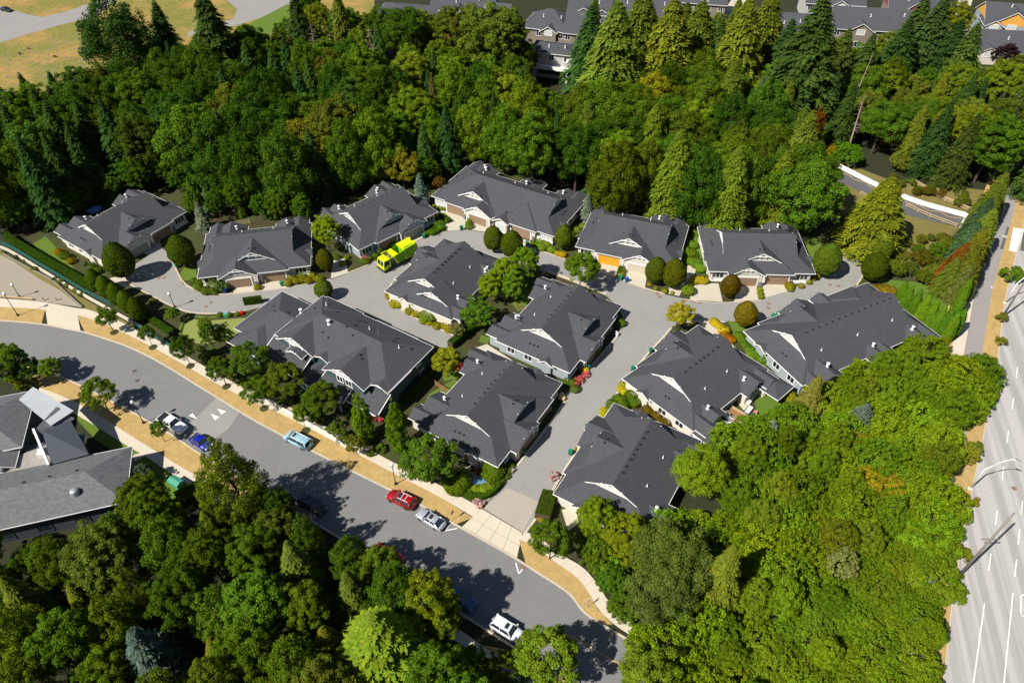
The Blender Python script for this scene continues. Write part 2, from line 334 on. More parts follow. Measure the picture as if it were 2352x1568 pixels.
# concrete apron at the entry, its slabs, and the strip of pavers
sheet('entry_apron', px([(1165, 1119), (1237, 1152), (1201, 1222), (1112, 1165)]), .03, 'apron')
def quad_slabs(parent, A, B, Cc, D, nu, nv, gap=.03, z0=.02, z1=.06, name='slab'):
    A, B, Cc, D = (Vector(q) for q in (A, B, Cc, D))
    f = lambda s, t: (A*(1-s)+B*s)*(1-t)+(D*(1-s)+Cc*s)*t
    for i in range(nu):
        for j in range(nv):
            q = [f((i+a)/nu, (j+b)/nv) for a, b in ((0, 0), (1, 0), (1, 1), (0, 1))]; c = sum(q, Vector((0, 0)))/4
            q = [p+(c-p).normalized()*gap for p in q]
            mb = MB(); mb.prism([tuple(p) for p in q], z0, z1+random.uniform(-.004, .004)); mb.build(name, M and parent['m'], parent)
def slab_root(name, m_):
    o = bpy.data.objects.new(name, None); link(o); o['kind'] = 'structure'; o['m'] = m_; return o
cr = slab_root('crossing', 'concrete')
quad_slabs(cr, G2(1106, 1168), G2(1200, 1223), G2(1187, 1284), G2(1058, 1212), 4, 2)
# sidewalks along the street built slab by slab
def walk(name, La, Lb, step=1.5, m_='concrete', z1=.1):
    r = slab_root(name, m_)
    n = max(2, round(sum((Vector(b)-Vector(a)).length for a, b in zip(La, La[1:]))/step))
    tot = lambda L: sum((Vector(b)-Vector(a)).length for a, b in zip(L, L[1:]))
    A = resample(La, tot(La)/n); B = resample(Lb, tot(Lb)/n); k = min(len(A), len(B))
    for i in range(k-1):
        q = [A[i], A[i+1], B[i+1], B[i]]; c = sum(q, Vector((0, 0)))/4
        MB().prism([tuple(p+(c-p).normalized()*.012) for p in q], 0, z1+random.uniform(-.004, .004)).build('slab', m_, r)
    return r
# north footway (beyond the verge): far edge and near edge
FA = px([(-40, 680), (0, 686), (60, 690), (120, 697), (174, 708), (204, 711), (250, 727), (283, 742), (350, 775), (430, 818), (500, 860), (580, 900), (670, 936), (760, 985), (880, 1050), (960, 1090), (1024, 1121), (1106, 1167)])
FBp = [(-40, 700), (0, 706), (60, 708), (105, 712), (174, 723), (204, 731), (245, 746), (275, 760), (340, 792), (420, 836), (490, 878), (570, 918), (655, 955), (745, 1002), (868, 1068), (945, 1108), (1008, 1140), (1089, 1188)]
FB = px(FBp)
walk('sidewalk', smooth_line(FA, iters=1), smooth_line(FB, iters=1))
walk('driveway_crossing', px([(105, 712), (178, 724)]), px([(110, 748), (186, 763)]), 2.6)
FA2 = px([(1207, 1221), (1240, 1234), (1290, 1275), (1330, 1296), (1348, 1310), (1375, 1345), (1396, 1380), (1440, 1418), (1485, 1448), (1540, 1480), (1600, 1510)])
FB2 = px([(1190, 1238), (1225, 1252), (1275, 1292), (1310, 1313), (1328, 1328), (1350, 1356), (1372, 1398), (1410, 1434), (1462, 1467), (1515, 1500), (1570, 1532)])
walk('sidewalk', smooth_line(FA2, iters=1), smooth_line(FB2, iters=1))
# south footway
FA3 = px([(90, 890), (160, 915), (230, 955), (300, 1000), (340, 1025), (420, 1075), (482, 1108), (560, 1160)])
FB3 = px([(90, 912), (150, 938), (215, 975), (285, 1020), (325, 1042), (400, 1092), (465, 1132), (540, 1185)])
walk('sidewalk', smooth_line(FA3, iters=1), smooth_line(FB3, iters=1))
walk('sidewalk', px([(1020, 1420), (1120, 1490), (1240, 1568)]), px([(1000, 1440), (1100, 1510), (1215, 1590)]))
# dry verges between kerb and footway
def between(name, A, B, z, m_):
    return sheet(name, [tuple(p) for p in A]+[tuple(p) for p in list(B)[::-1]], z, m_, thick=z-.005)
def cut(line, u0, u1):
    """part of the upper kerb line between two picture columns"""
    out = []
    for p in line:
        zc = p.y*math.cos(PITCH)+CAMH*math.sin(PITCH); u = 1176+FPX*p.x/zc
        if u0 <= u <= u1: out.append(p)
    return out
UKo = offset(UK, .28); LKo = offset(LK, -.28)
between('verge', cut(UKo, -150, 108), px([(-110, 700), (0, 706), (60, 708), (104, 712)]), .09, 'dry_grass')
between('verge', cut(UKo, 187, 1054), px([(176, 724)]+FBp[5:-1]+[(1086, 1189)]), .09, 'dry_grass')
between('verge', cut(UKo, 1190, 1392), px([(1192, 1239), (1225, 1252), (1275, 1292), (1310, 1313), (1328, 1328), (1350, 1356), (1372, 1398), (1408, 1434)]), .09, 'dry_grass')
between('verge', cut(LKo, 60, 596), px([(60, 868), (90, 890), (160, 915), (230, 955), (300, 1000), (340, 1025), (420, 1075), (482, 1108), (560, 1160)]), .09, 'dry_grass')
sheet('lawn', px([(150, 935), (200, 940), (330, 1020), (300, 1060), (220, 1010)]), .03, 'lawn'); sheet('lawn', px([(300, 1055), (335, 1036), (400, 1085), (470, 1130), (430, 1180), (380, 1150), (320, 1095)]), .03, 'lawn')
sheet('verge', px([(1110, 1480), (1200, 1500), (1330, 1580), (1260, 1590)]), .05, 'dry_grass')
# garden ground under the houses and bare plot at the left
sheet('garden_bed', px([(60, 545), (330, 400), (700, 440), (1000, 360), (1380, 430), (1700, 480), (1960, 540), (2010, 600), (2230, 640), (2230, 760), (2150, 800), (1800, 930), (1660, 1030), (1560, 1100), (1560, 1230), (1330, 1290), (1207, 1220), (1106, 1166), (1034, 1136), (860, 1050), (660, 946), (410, 806), (300, 750)]), .006, 'mulch')
sheet('gravel_plot', px([(-150, 560), (0, 585), (30, 600), (90, 640), (140, 668), (188, 706), (120, 696), (60, 689), (-150, 672)]), .03, 'gravel')
sheet('rough_bank', px([(-20, 560), (20, 585), (100, 630), (200, 690), (300, 745), (340, 768), (330, 767), (250, 737), (188, 708), (140, 668), (90, 640), (30, 600), (-20, 588)]), .02, 'meadow')
sheet('lawn', px([(75, 560), (105, 543), (150, 590), (175, 622), (240, 665), (215, 668), (120, 610)]), .03, 'lawn')
sheet('lawn', px([(410, 635), (425, 610), (450, 620), (452, 640), (425, 645)]), .03, 'lawn'); sheet('lawn', px([(1005, 500), (1020, 488), (1035, 500), (1030, 515), (1015, 512)]), .03, 'lawn')
sheet('putting_green', px([(418, 768), (425, 745), (445, 733), (470, 737), (560, 730), (575, 735), (540, 770), (480, 790), (440, 788)]), .03, 'putting_green')
mb = MB(); strip(mb, smooth_line(px([(437, 790), (415, 770), (418, 745), (440, 727), (480, 733), (560, 722)])), 0, .45, 0, .1); tag(mb.build('green_fringe', 'lawn'), kind='structure')
for q in ([(985, 905), (1045, 870), (1075, 900), (960, 960)], [(1010, 850), (1060, 830), (1065, 865), (1020, 875)], [(1670, 735), (1705, 745), (1765, 835), (1745, 850), (1700, 790)], [(1730, 900), (1790, 870), (1830, 910), (1740, 960)], [(1610, 1030), (1660, 1000), (1680, 1030), (1630, 1070)],
          [(1170, 690), (1230, 650), (1245, 660), (1215, 700), (1190, 715)], [(2010, 640), (2130, 650), (2180, 690), (2150, 740), (2060, 690)], [(1590, 530), (1603, 530), (1612, 600), (1585, 600)], [(1850, 540), (1890, 555), (1870, 610), (1855, 600)], [(1105, 770), (1125, 775), (1120, 790), (1100, 785)]):
    sheet('lawn', px(q), .035, 'lawn')
# driveways
for q in ([(1000, 488), (1030, 480), (1079, 493), (1069, 527), (1029, 530), (1018, 516)], [(1083, 497), (1125, 512), (1113, 533), (1072, 526)], [(1190, 545), (1222, 556), (1211, 567), (1180, 557)],
          [(1372, 600), (1424, 613), (1418, 640), (1366, 622)], [(1436, 617), (1486, 632), (1481, 663), (1431, 646)], [(1585, 651), (1650, 651), (1660, 693), (1585, 690)], [(1696, 651), (1737, 652), (1742, 688), (1686, 693)], [(1752, 652), (1801, 652), (1810, 669), (1752, 686)],
          [(538, 655), (586, 645), (584, 671), (536, 676)], [(600, 648), (660, 640), (664, 661), (600, 669)], [(765, 594), (792, 594), (800, 627), (760, 640)], [(300, 565), (360, 535), (373, 570), (340, 587)], [(925, 530), (955, 520), (975, 545), (935, 565)], [(250, 640), (292, 628), (300, 650), (290, 662)],
          [(1580, 605), (1602, 605), (1590, 650), (1575, 650)], [(1540, 640), (1575, 648), (1560, 680), (1535, 674)]):
    sheet('driveway', px(q), .028, 'driveway')
for q in ([(1600, 735), (1635, 738), (1690, 800), (1712, 838), (1700, 845), (1655, 800)], [(1540, 940), (1560, 930), (1600, 945), (1575, 965)], [(1060, 1080), (1090, 1062), (1130, 1075), (1108, 1108), (1068, 1104)], [(1290, 1170), (1318, 1165), (1330, 1200), (1305, 1220)], [(190, 650), (225, 632), (240, 655), (215, 670)], [(1520, 950), (1545, 935), (1590, 960), (1640, 1010), (1620, 1005)], [(1090, 800), (1118, 790), (1260, 880), (1240, 890)], [(700, 1012), (720, 1000), (745, 1012), (725, 1026)], [(1680, 1005), (1725, 975), (1740, 990), (1720, 1010)], [(312, 1042), (350, 1035), (298, 1068), (270, 1070)]):
    sheet('patio_paving', px(q), .032, 'driveway')
# arterial road at the right
RK = smooth_line(px([(2140, 1700), (2170, 1568), (2188, 1375), (2225, 1166), (2262, 995), (2285, 870), (2296, 800), (2308, 692), (2330, 604), (2352, 515), (2375, 430), (2420, 300), (2460, 220)]))
far = offset(RK, -26)
sheet('arterial_road', [tuple(p) for p in RK]+[tuple(p) for p in far[::-1]], .02, 'arterial')
kerb('kerb', RK, .2)
vr = offset(RK, .2); v2 = offset(RK, 2.6); v3 = offset(RK, 2.7); v4 = offset(RK, 5.4); v5 = offset(RK, 5.45)
between('verge', vr, v2, .08, 'dry_grass')
between('bikeway', v2, v4, .06, 'bikeway')
walk('sidewalk', offset(RK, 5.45), offset(RK, 7.6), 1.8, z1=.09)
between('verge', offset(RK, 7.6), offset(RK, 9.6), .05, 'dry_grass')
sheet('bikeway_patch', px([(2296, 572), (2325, 575), (2313, 522), (2337, 527)][0:1]+[(2325, 577), (2339, 528), (2313, 521)]), .07, 'asphalt_new')
sheet('bus_pad', px([(2317, 576), (2336, 580), (2352, 527), (2327, 524)]), .1, 'white_paint')
sheet('road_patch', px([(2352, 523), (2343, 575), (2400, 590), (2400, 523)]), .026, 'asphalt_new')
def dashes(off_, lst, wd=.14):
    ln = offset(RK, off_)
    for a, b in lst:
        A = Vector(G2(*a)); B = Vector(G2(*b)); t = (B-A).normalized(); n = Vector((-t.y, t.x))*wd/2
        tag(MB().add([(*(A+n), .032), (*(A-n), .032), (*(B-n), .032), (*(B+n), .032)], [(0, 1, 2, 3)]).build('painted_lane_dash', 'road_white'), kind='structure')
z8 = lambda x, y: (1531.2+x/2.1604, 842.2+y/2.1604)
dashes(0, [(z8(1522, 1568), z8(1577, 1172)), (z8(1597, 1010), z8(1609, 925)), (z8(1631, 785), z8(1640, 712)), (z8(1664, 560), z8(1672, 495)), (z8(1688, 378), z8(1696, 318)), (z8(1714, 210), z8(1721, 155)), (z8(1735, 55), z8(1741, 0)), (z8(1673, 1568), z8(1718, 1122)), (z8(1727, 1040), z8(1736, 955)), (z8(1744, 880), z8(1751, 805)), (z8(1759, 730), z8(1766, 664)), (z8(1757, 1220), z8(1757, 1140)), (z8(1757, 1225), z8(1775, 1242)), (z8(1757, 1138), z8(1775, 1128))])
# bicycle symbols
def bike_symbol(u, v):
    c = G(u, v, .068); mb = MB()
    for s in (-1, 1):
        for k in range(12):
            a0, a1 = 2*math.pi*k/12, 2*math.pi*(k+1)/12
            mb.add([(c.x+s*.45+r*math.cos(a), c.y+r*math.sin(a), .068 if True else 0) for a, r in ((a0, .42), (a1, .42), (a1, .28), (a0, .28))], [(0, 1, 2, 3)])
    for (x0, y0, x1, y1) in ((-.45, 0, -.1, -.6), (-.1, -.6, .45, 0), (-.1, -.6, .3, -.75), (-.3, -.3, .2, -.4)):
        p, q = Vector((c.x+x0, c.y+y0)), Vector((c.x+x1, c.y+y1)); t = (q-p).normalized(); n = Vector((-t.y, t.x))*.06
        mb.add([(*(p+n), .0685), (*(p-n), .0685), (*(q-n), .0685), (*(q+n), .0685)], [(0, 1, 2, 3)])
    for i, p in enumerate(mb.v): mb.v[i] = (p[0], p[1], p[2]+.006+(.002 if i >= 96 else 0)+.0003*(i//4 % 7))
    tag(mb.build('painted_bicycle_symbol', 'road_white'), kind='structure')
bike_symbol(2312, 543); bike_symbol(2286, 660)
# cemetery at the far left
sheet('cemetery_lawn', px([(-500, -60), (860, -60), (860, 110), (640, 200), (300, 260), (0, 320), (-500, 420)]), .02, 'cemetery_grass')
sheet('cemetery_path', px([(-60, 118), (60, 80), (150, 55), (215, 42), (260, 5), (310, -40), (230, -40), (215, 5), (150, 28), (95, 40), (60, 33), (-60, -5)]), .04, 'bikeway')
sheet('cemetery_path', px([(430, 84), (470, 72), (540, 60), (620, 35), (670, 10), (720, -30), (480, -40), (520, 0), (545, 22), (535, 45), (470, 62), (432, 74)]), .04, 'bikeway')
sheet('cemetery_path', px([(-60, 200), (10, 208), (22, 214), (-60, 240)]), .04, 'bikeway')
sheet('cemetery_lawn', px([(555, 65), (660, 10), (680, 30), (640, 75), (570, 85)]), .045, 'lawn')
sheet('upper_street', px([(1625, 85), (1640, 60), (1700, -30), (1760, -60), (1720, -10), (1690, 40), (1655, 95)]), .03, 'driveway'); sheet('upper_street', px([(2195, 35), (2203, -20), (2240, -20), (2225, 30)]), .03, 'driveway')
# bare slope and closed road at the right
sheet('rough_slope', px([(1870, 380), (1905, 360), (2060, 420), (2200, 430), (2290, 440), (2280, 520), (2210, 640), (2100, 640), (2040, 560), (1950, 520)]), .012, 'meadow')
sheet('closed_road', px([(1880, 376), (1920, 383), (2010, 428), (2090, 462), (2216, 500), (2202, 523), (2075, 492), (1975, 440), (1884, 395)]), .03, 'asphalt_new')
# manhole covers
for k, (u, v) in enumerate([z5(950, 383), z5(970, 450), z8(1724, 603), z8(1547, 655), (474, 704), (485, 695), (1510, 675), (1516, 682), (1607, 695), (1765, 697), (1765, 707), (1907, 654), (1926, 657), (1609, 907), (1617, 912), (1329, 1047), (1001, 532), (1010, 539), (365, 639), (378, 637), (1020, 657)]):
    c = G(u, v); r = .4
    mb = MB(); mb.lathe([(r, .02), (r, .034), (r*.86, .034), (r*.84, .03), (.02, .03)], (c.x, c.y), 16)
    tag(mb.build('manhole_cover', 'iron' if k in (0, 1) else 'rust'), 'round iron manhole cover set in the ' + ('street' if k < 2 else 'wide pale road' if k < 4 else 'lane between the houses'), 'manhole cover', 'manhole covers in the street' if k < 2 else 'manhole covers in the wide road' if k < 4 else 'manhole covers in the lane')
for u, v in [z7(1340, 708), (441, 950-.0), z5(1693, 622), (1573, 690), (1590, 692), (1541, 735)]:
    if (u, v) == (441, 950): continue
    c = G(u, v); MBo = MB().box(-.45, .45, -.25, .25, .02, .036)
    for k in range(6): MBo.box(-.4, .4, -.2+k*.075, -.17+k*.075, .036, .05)
    tag(MBo.build('drain_grate', 'rust', loc=(c.x, c.y, 0.002), rz=R(-30)), 'rusty drain grate at the road edge', 'drain', 'drain grates at the kerbs')
# ---------------------------------------------------------------- houses
class House:
    """roof of overlapping ridge pieces in local coordinates: x along the front, front towards -y"""
    def __init__(s, name, label, org, ang, W=21.2, mirror=False, wall='siding_cream', shingle='shingle', cat='house', group=None, trim='trim', th=.06):
        s.W, s.mir, s.wallm, s.sh, s.trim, s.th = W, mirror, wall, shingle, trim, th
        s.root = empty(name, (org[0], org[1], 0), R(ang), label, cat, group)
        s.roof = MB(); s.fascia = MB(); s.wall = MB(); s.gab = []; s.planes = []; s.roof_o = None; s.deferred = []
    def mx(s, x): return s.W-x if s.mir else x
    def comp(s, x0, x1, y0, y1, axis='x', A='d', B='d', ez=2.9, sl=.54, inset=3.6, o=.42, wall=True, wi=.55, truss=True, iB=None, gabm=None, half=None, wz=0):
        if s.mir:
            x0, x1 = s.W-x1, s.W-x0
            if axis == 'x': A, B = B, A
        if axis == 'x': a0, a1, b0, b1 = x0, x1, y0, y1; T = lambda a, b, z: Vector((a, b, z))
        else: a0, a1, b0, b1 = y0, y1, x0, x1; T = lambda a, b, z: Vector((b, a, z))
        hf = (b1-b0)/2; bm_ = (b0+b1)/2; zr = ez+hf*sl
        s.planes.append((axis, a0, a1, b0, b1, ez, sl, A, B, inset))
        def end(a, sg, kind, i):
            if kind in 'gn': return [(a, 0, 0)], a
            if kind == 'h': return [(a+sg*hf, hf, hf)], a
            return [(a+sg*(i-o), i-o, i-o), (a+sg*(i-o), hf, hf)], a
        ea, _ = end(a0, 1, A, inset); eb, _ = end(a1, -1, B, iB or inset)
        for side in (0, 1):
            bb = (lambda d: b0+d) if side == 0 else (lambda d: b1-d)
            poly = [T(a0, bb(0), ez)]
            for (a, d, _) in ea: poly.append(T(a, bb(d if A not in 'gn' else hf), ez+(d if A not in 'gn' else hf)*sl))
            for (a, d, _) in eb[::-1]: poly.append(T(a, bb(d if B not in 'gn' else hf), ez+(d if B not in 'gn' else hf)*sl))
            poly.append(T(a1, bb(0), ez)); s.roof.slab(poly, s.th)
            out = -1 if side == 0 else 1
            s.fascia.beam(T(a0, bb(0)+out*.03, ez-.08), T(a1, bb(0)+out*.03, ez-.07), .07, .13)
        for a, sg, kind, i in ((a0, 1, A, inset), (a1, -1, B, iB or inset)):
            if kind in 'hd':
                s.fascia.beam(T(a-sg*.03, b0-.03, ez-.083), T(a-sg*.03, b1+.03, ez-.073), .07, .13)
            if kind == 'h': s.roof.slab([T(a, b0, ez), T(a, b1, ez), T(a+sg*hf, bm_, zr)], s.th)
            if kind == 'd':
                zi = ez+i*sl
                s.roof.slab([T(a, b0, ez), T(a, b1, ez), T(a+sg*i, b1-i, zi), T(a+sg*i, b0+i, zi)], s.th)
                (s.gab.append(MB()) or s.gab[-1]).slab([T(a+sg*i, b0+i, zi-.1), T(a+sg*i, b1-i, zi-.1), T(a+sg*i, bm_, zr-.12)], .1, 0, T(sg, 0, 0))
                s.barge(T, a+sg*(i-o), sg, b0+i-o, b1-i+o, bm_, zi-o*sl, zr, truss)
            if kind == 'g':
                (s.gab.append(MB()) or s.gab[-1]).slab([T(a+sg*o, b0+.4, ez-.1+.4*sl), T(a+sg*o, b1-.4, ez-.1+.4*sl), T(a+sg*o, bm_, zr-.12)], .1, 0, T(sg, 0, 0))
                s.barge(T, a, sg, b0, b1, bm_, ez, zr, truss)
        if wall:
            wa0 = a0+(wi if A not in 'gn' else o); wa1 = a1-(wi if B not in 'gn' else o)
            p, q = T(wa0, b0+wi, 0), T(wa1, b1-wi, 0)
            s.wall.box(min(p.x, q.x), max(p.x, q.x), min(p.y, q.y), max(p.y, q.y), wz, ez+.1)
        return s
    def barge(s, T, a, sg, c0, c1, cm, z0, zr, truss):
        aa = a+sg*.045
        for c in (c0, c1): s.fascia.beam(T(aa, c, z0-.18), T(aa, cm, zr-.18), .08, .22)
        if truss:
            H = zr-z0; zb = z0+H*.62; w_ = (c1-c0)/2*.38
            s.fascia.beam(T(aa, cm-w_, zb), T(aa, cm+w_, zb), .1, .16)
            for k in (-.3, .3): s.fascia.beam(T(aa-sg*.012, cm+k*w_*1.2, zb-.3), T(aa-sg*.012, cm+k*w_*.9, zb+(zr-zb)*.62), .11, .12)
            zc = z0+H*.1; w2 = (c1-c0)/2*.62
            s.fascia.beam(T(a+sg*.3, cm-w2, zc+.12), T(a+sg*.3, cm+w2, zc+.12), .06, .12)
    def z(s, x, y):
        """roof height over a local point"""
        best = 0
        for axis, a0, a1, b0, b1, ez, sl, A, B, i in s.planes:
            a, b = (x, y) if axis == 'x' else (y, x)
            if not (a0 <= a <= a1 and b0 <= b <= b1): continue
            d = min(b-b0, b1-b)
            if A == 'h' or (A == 'd' and a-a0 < i): d = min(d, a-a0)
            if B == 'h' or (B == 'd' and a1-a < i): d = min(d, a1-a)
            best = max(best, ez+d*sl)
        return best
    def finish(s, gabm='siding_cream', base=True):
        s.wall_o = s.wall.build('wall', s.wallm, s.root)
        s.roof_o = s.roof.build('roof', s.sh, s.root)
        if s.fascia.v: s.fascia.build('fascia', s.trim, s.roof_o)
        for g in s.gab: g.build('gable_wall', gabm, s.root)
        return s
    def vents(s, pts):
        """low black box vents"""
        for x, y in pts:
            x = s.mx(x); z = s.z(x, y)
            m = MB().box(-.13, .13, -.13, .13, -.06, .12).box(-.17, .17, -.17, .17, .12, .16)
            o = MB.build(m, 'roof_vent', 'vent_dark', s.roof_o); o.location = (x, y, z)
    def pipes(s, pts, r=.11, h=.55, cap=True):
        for x, y in pts:
            x = s.mx(x); z = s.z(x, y)
            m = MB().lathe([(r*1.9, -.1), (r*1.9, .06), (r, .1), (r, h), (r*1.02, h)], (0, 0), 8)
            if cap: m.lathe([(r*1.2, h-.02), (r*1.9, h+.03), (r*1.9, h+.13), (r*.6, h+.2)], (0, 0), 8)
            o = m.build('vent_pipe', 'metal_white', s.roof_o, smooth=False); o.location = (x, y, z)
    def window(s, x, y, z, w_, h_, face='f', pane='glass', bars=2, frame='trim'):
        """face: f front, b back, l left, r right; mirrored with the house"""
        if s.mir:
            x = s.W-x; face = {'l': 'r', 'r': 'l'}.get(face, face)
        ang = {'f': 0, 'r': 90, 'b': 180, 'l': 270}[face]
        m = MB(); t = .12
        m.box(-w_/2-t, w_/2+t, -.07, .02, -t, 0).box(-w_/2-t, w_/2+t, -.07, .02, h_, h_+t)
        m.box(-w_/2-t, -w_/2, -.07, .02, 0, h_).box(w_/2, w_/2+t, -.07, .02, 0, h_)
        for k in range(1, bars): m.box(-w_/2+w_*k/bars-.04, -w_/2+w_*k/bars+.04, -.06, .02, 0, h_)
        o = m.build('window', frame, s.root, loc=(x, y, z), rz=R(ang))
        MB().box(-w_/2, w_/2, -.03, .01, 0, h_).build('pane', pane, o)
    def garage(s, x, y, w_=4.8, h_=2.2, m_='door_brown'):
        x = s.mx(x); m = MB()
        for r_ in range(4):
            m.box(-w_/2, w_/2, -.03, .03, r_*h_/4+.012, (r_+1)*h_/4-.012)
            for c in range(4): m.box(-w_/2+w_*(c+.12)/4, -w_/2+w_*(c+.88)/4, -.045, -.03, r_*h_/4+.1, (r_+1)*h_/4-.1)
        o = m.build('garage_door', m_, s.root, loc=(x, y, 0))
        f = MB().box(-w_/2-.2, -w_/2, -.06, .02, 0, h_+.2).box(w_/2, w_/2+.2, -.06, .02, 0, h_+.2).box(-w_/2, w_/2, -.06, .02, h_, h_+.2)
        f.build('door_frame', s.trim, o)
    def box_part(s, name, m_, x0, x1, y0, y1, z0, z1):
        if s.mir: x0, x1 = s.W-x1, s.W-x0
        return MB().box(x0, x1, y0, y1, z0, z1).build(name, m_, s.root)

def duplex(label, org, ang, W=21.2, mirror=False, wall='siding_cream', doors=('door_brown', 'door_brown'), gabm='siding_cream', front='siding_taupe', entryL=True, entryR=True, extra=None, notch=True):
    h = House('duplex_house', label, org, ang, W, mirror, wall, group='grey roofed houses along the lane')
    h.comp(0, W, 0, 15.2, 'x', 'd', 'd')
    k = W/21.2
    h.comp(4.1*k, 17.05*k, -.55, 8.5, 'y', 'd', 'n', inset=2.6, truss=True)
    h.comp(3.85*k, 11.2*k, -1.15, 5, 'y', 'g', 'n')
    for (x0, x1, y1) in ((.6, 4.2, 17.6), (2.3, 8.3, 16.5), (13.9, 18.7, 16.4), (16.9, 20.7, 17.3)):
        h.comp(x0*k, x1*k, 11, y1, 'y', 'n', 'g', truss=False)
    # side entry gables
    if entryL: h.comp(-.35, 3.2, 3.2, 6.2, 'x', 'g', 'n', ez=2.75, truss=False)
    if entryR: h.comp(W-3.2, W+.35, 3.2, 6.2, 'x', 'n', 'g', ez=2.75, truss=False)
    if extra: extra(h)
    h.finish(gabm)
    h.vents([(x*k, 7.95) for x in (6.2, 7.6, 9, 10.1, 11.2, 12.3, 13.8, 15.1)]+[(1.7, 9), (1.75, 8.2), (1.75, 7.4), (W-1.7, 8.6), (W-1.7, 7.9), (10.1*k, 3.2), (10.9*k, 3.2)])
    h.pipes([(6.4*k, 14.2), (16.5*k, 14.2)], .14, .6); h.pipes([(7.9*k, 11.6), (14*k, 11.6)], .07, .5, False)
    if random.random() < .5: h.pipes([(5.9*k, 14.4)], .14, .6)
    # front: garages, windows, stone piers
    h.garage(7.5*k, -.8, 4.6, 2.15, doors[0]); h.garage(13.9*k, -.08, 4.6, 2.15, doors[1])
    h.window(2.2, .53, 1.0, 2.2, 1.2, 'f', 'glass', 3); h.window(W-2.2, .53, 1.0, 2.2, 1.2, 'f', 'glass', 3)
    h.box_part('stone_pier', 'stone', 10.3*k, 11.0*k, -.98, -.3, 0, 1.15); h.box_part('stone_pier', 'stone', 16.55*k-.1, 17.0*k, -.35, .35, 0, 1.15)
    h.box_part('post', 'trim', 11.05*k-.25, 11.05*k-.02, -1.02, -.8, 1.15, 2.85)
    h.box_part('skirting', 'trim', .45, 4.2*k, .4, .545, 0, .55); h.box_part('skirting', 'trim', 17*k, W-.45, .4, .545, 0, .55)
    for y in (8.6, 12.2):
        h.window(.53, y, 1.0, 1.5, 1.2, 'l', 'glass', 2); h.window(W-.53, y, 1.0, 1.5, 1.2, 'r', 'glass', 2)
    for x, y in ((2.4, 17.2), (5.3, 16.1), (16.3, 16.0), (18.8, 16.9)):
        h.window(x*k, y, .3, 1.6, 1.9, 'b', 'glass', 2)
    return h
def porch_roof(h):
    """covered patios at the back of some houses"""
    for x0, x1 in ((-.2, 4.6), (h.W-4.6, h.W+.2)): h.comp(x0, x1, 15, 20.2, 'y', 'n', 'h', ez=2.6, sl=.3, wall=False, truss=False)
H_A = duplex('dark grey roofed house beside the long green fence and bare gravel plot', (-83.5, 116.0), 57, doors=('door_grey', 'door_brown'), wall='siding_cream', front='siding_blue')
H_B = duplex('dark grey roofed house with two brown garages at the lane bend', (-62.3, 110.3), 10.5, 22, doors=('door_brown', 'door_brown'), wall='siding_cream', gabm='siding_blue')
H_C = duplex('dark grey roofed house right behind the lime green rubbish truck', (-31.8, 119.4), 42.5, 20.9, True, doors=('door_grey', 'door_brown'), wall='siding_blue', gabm='siding_blue')
H_E = duplex('dark grey roofed house with a bright orange garage door', (13.2, 120.7), -19, 21.2, True, doors=('door_beige', 'door_orange'), wall='siding_cream')
H_F = duplex('dark grey roofed house with three concrete driveways and an orange tipped tree in front', (39.3, 112.5), -2.4, 21.2, doors=('door_brown', 'door_brown'), wall='siding_cream')
H_J = duplex('dark grey roofed house with red parasol behind and pond patio at its street corner', (-2.2, 64.8), 58.3, 20.4, wall='siding_cream', gabm='siding_cream', extra=None)
H_K = duplex('dark grey roofed house with blue parasol behind, between the two lane arms', (9.9, 84.5), 58, 20.6, wall='siding_blue', gabm='siding_cream')
H_H = duplex('dark grey roofed house with white furnished deck and timber patio at its back', (34.3, 96.7), 221.2, 20.6, wall='siding_cream', extra=porch_roof)
H_I = duplex('dark grey roofed house between lane entry and the bright green wood', (16.8, 77.7), 238.7, 20.7, wall='siding_cream')
H_L = duplex('dark grey roofed house inside the lane loop with cream wall above yellow clipped shrubs', (-14.4, 123.6), 239.3, 20.2, wall='siding_cream', extra=lambda h: h.comp(14.6, 20.4, 4.5, 15.8, 'x', 'n', 'd', inset=2.2))
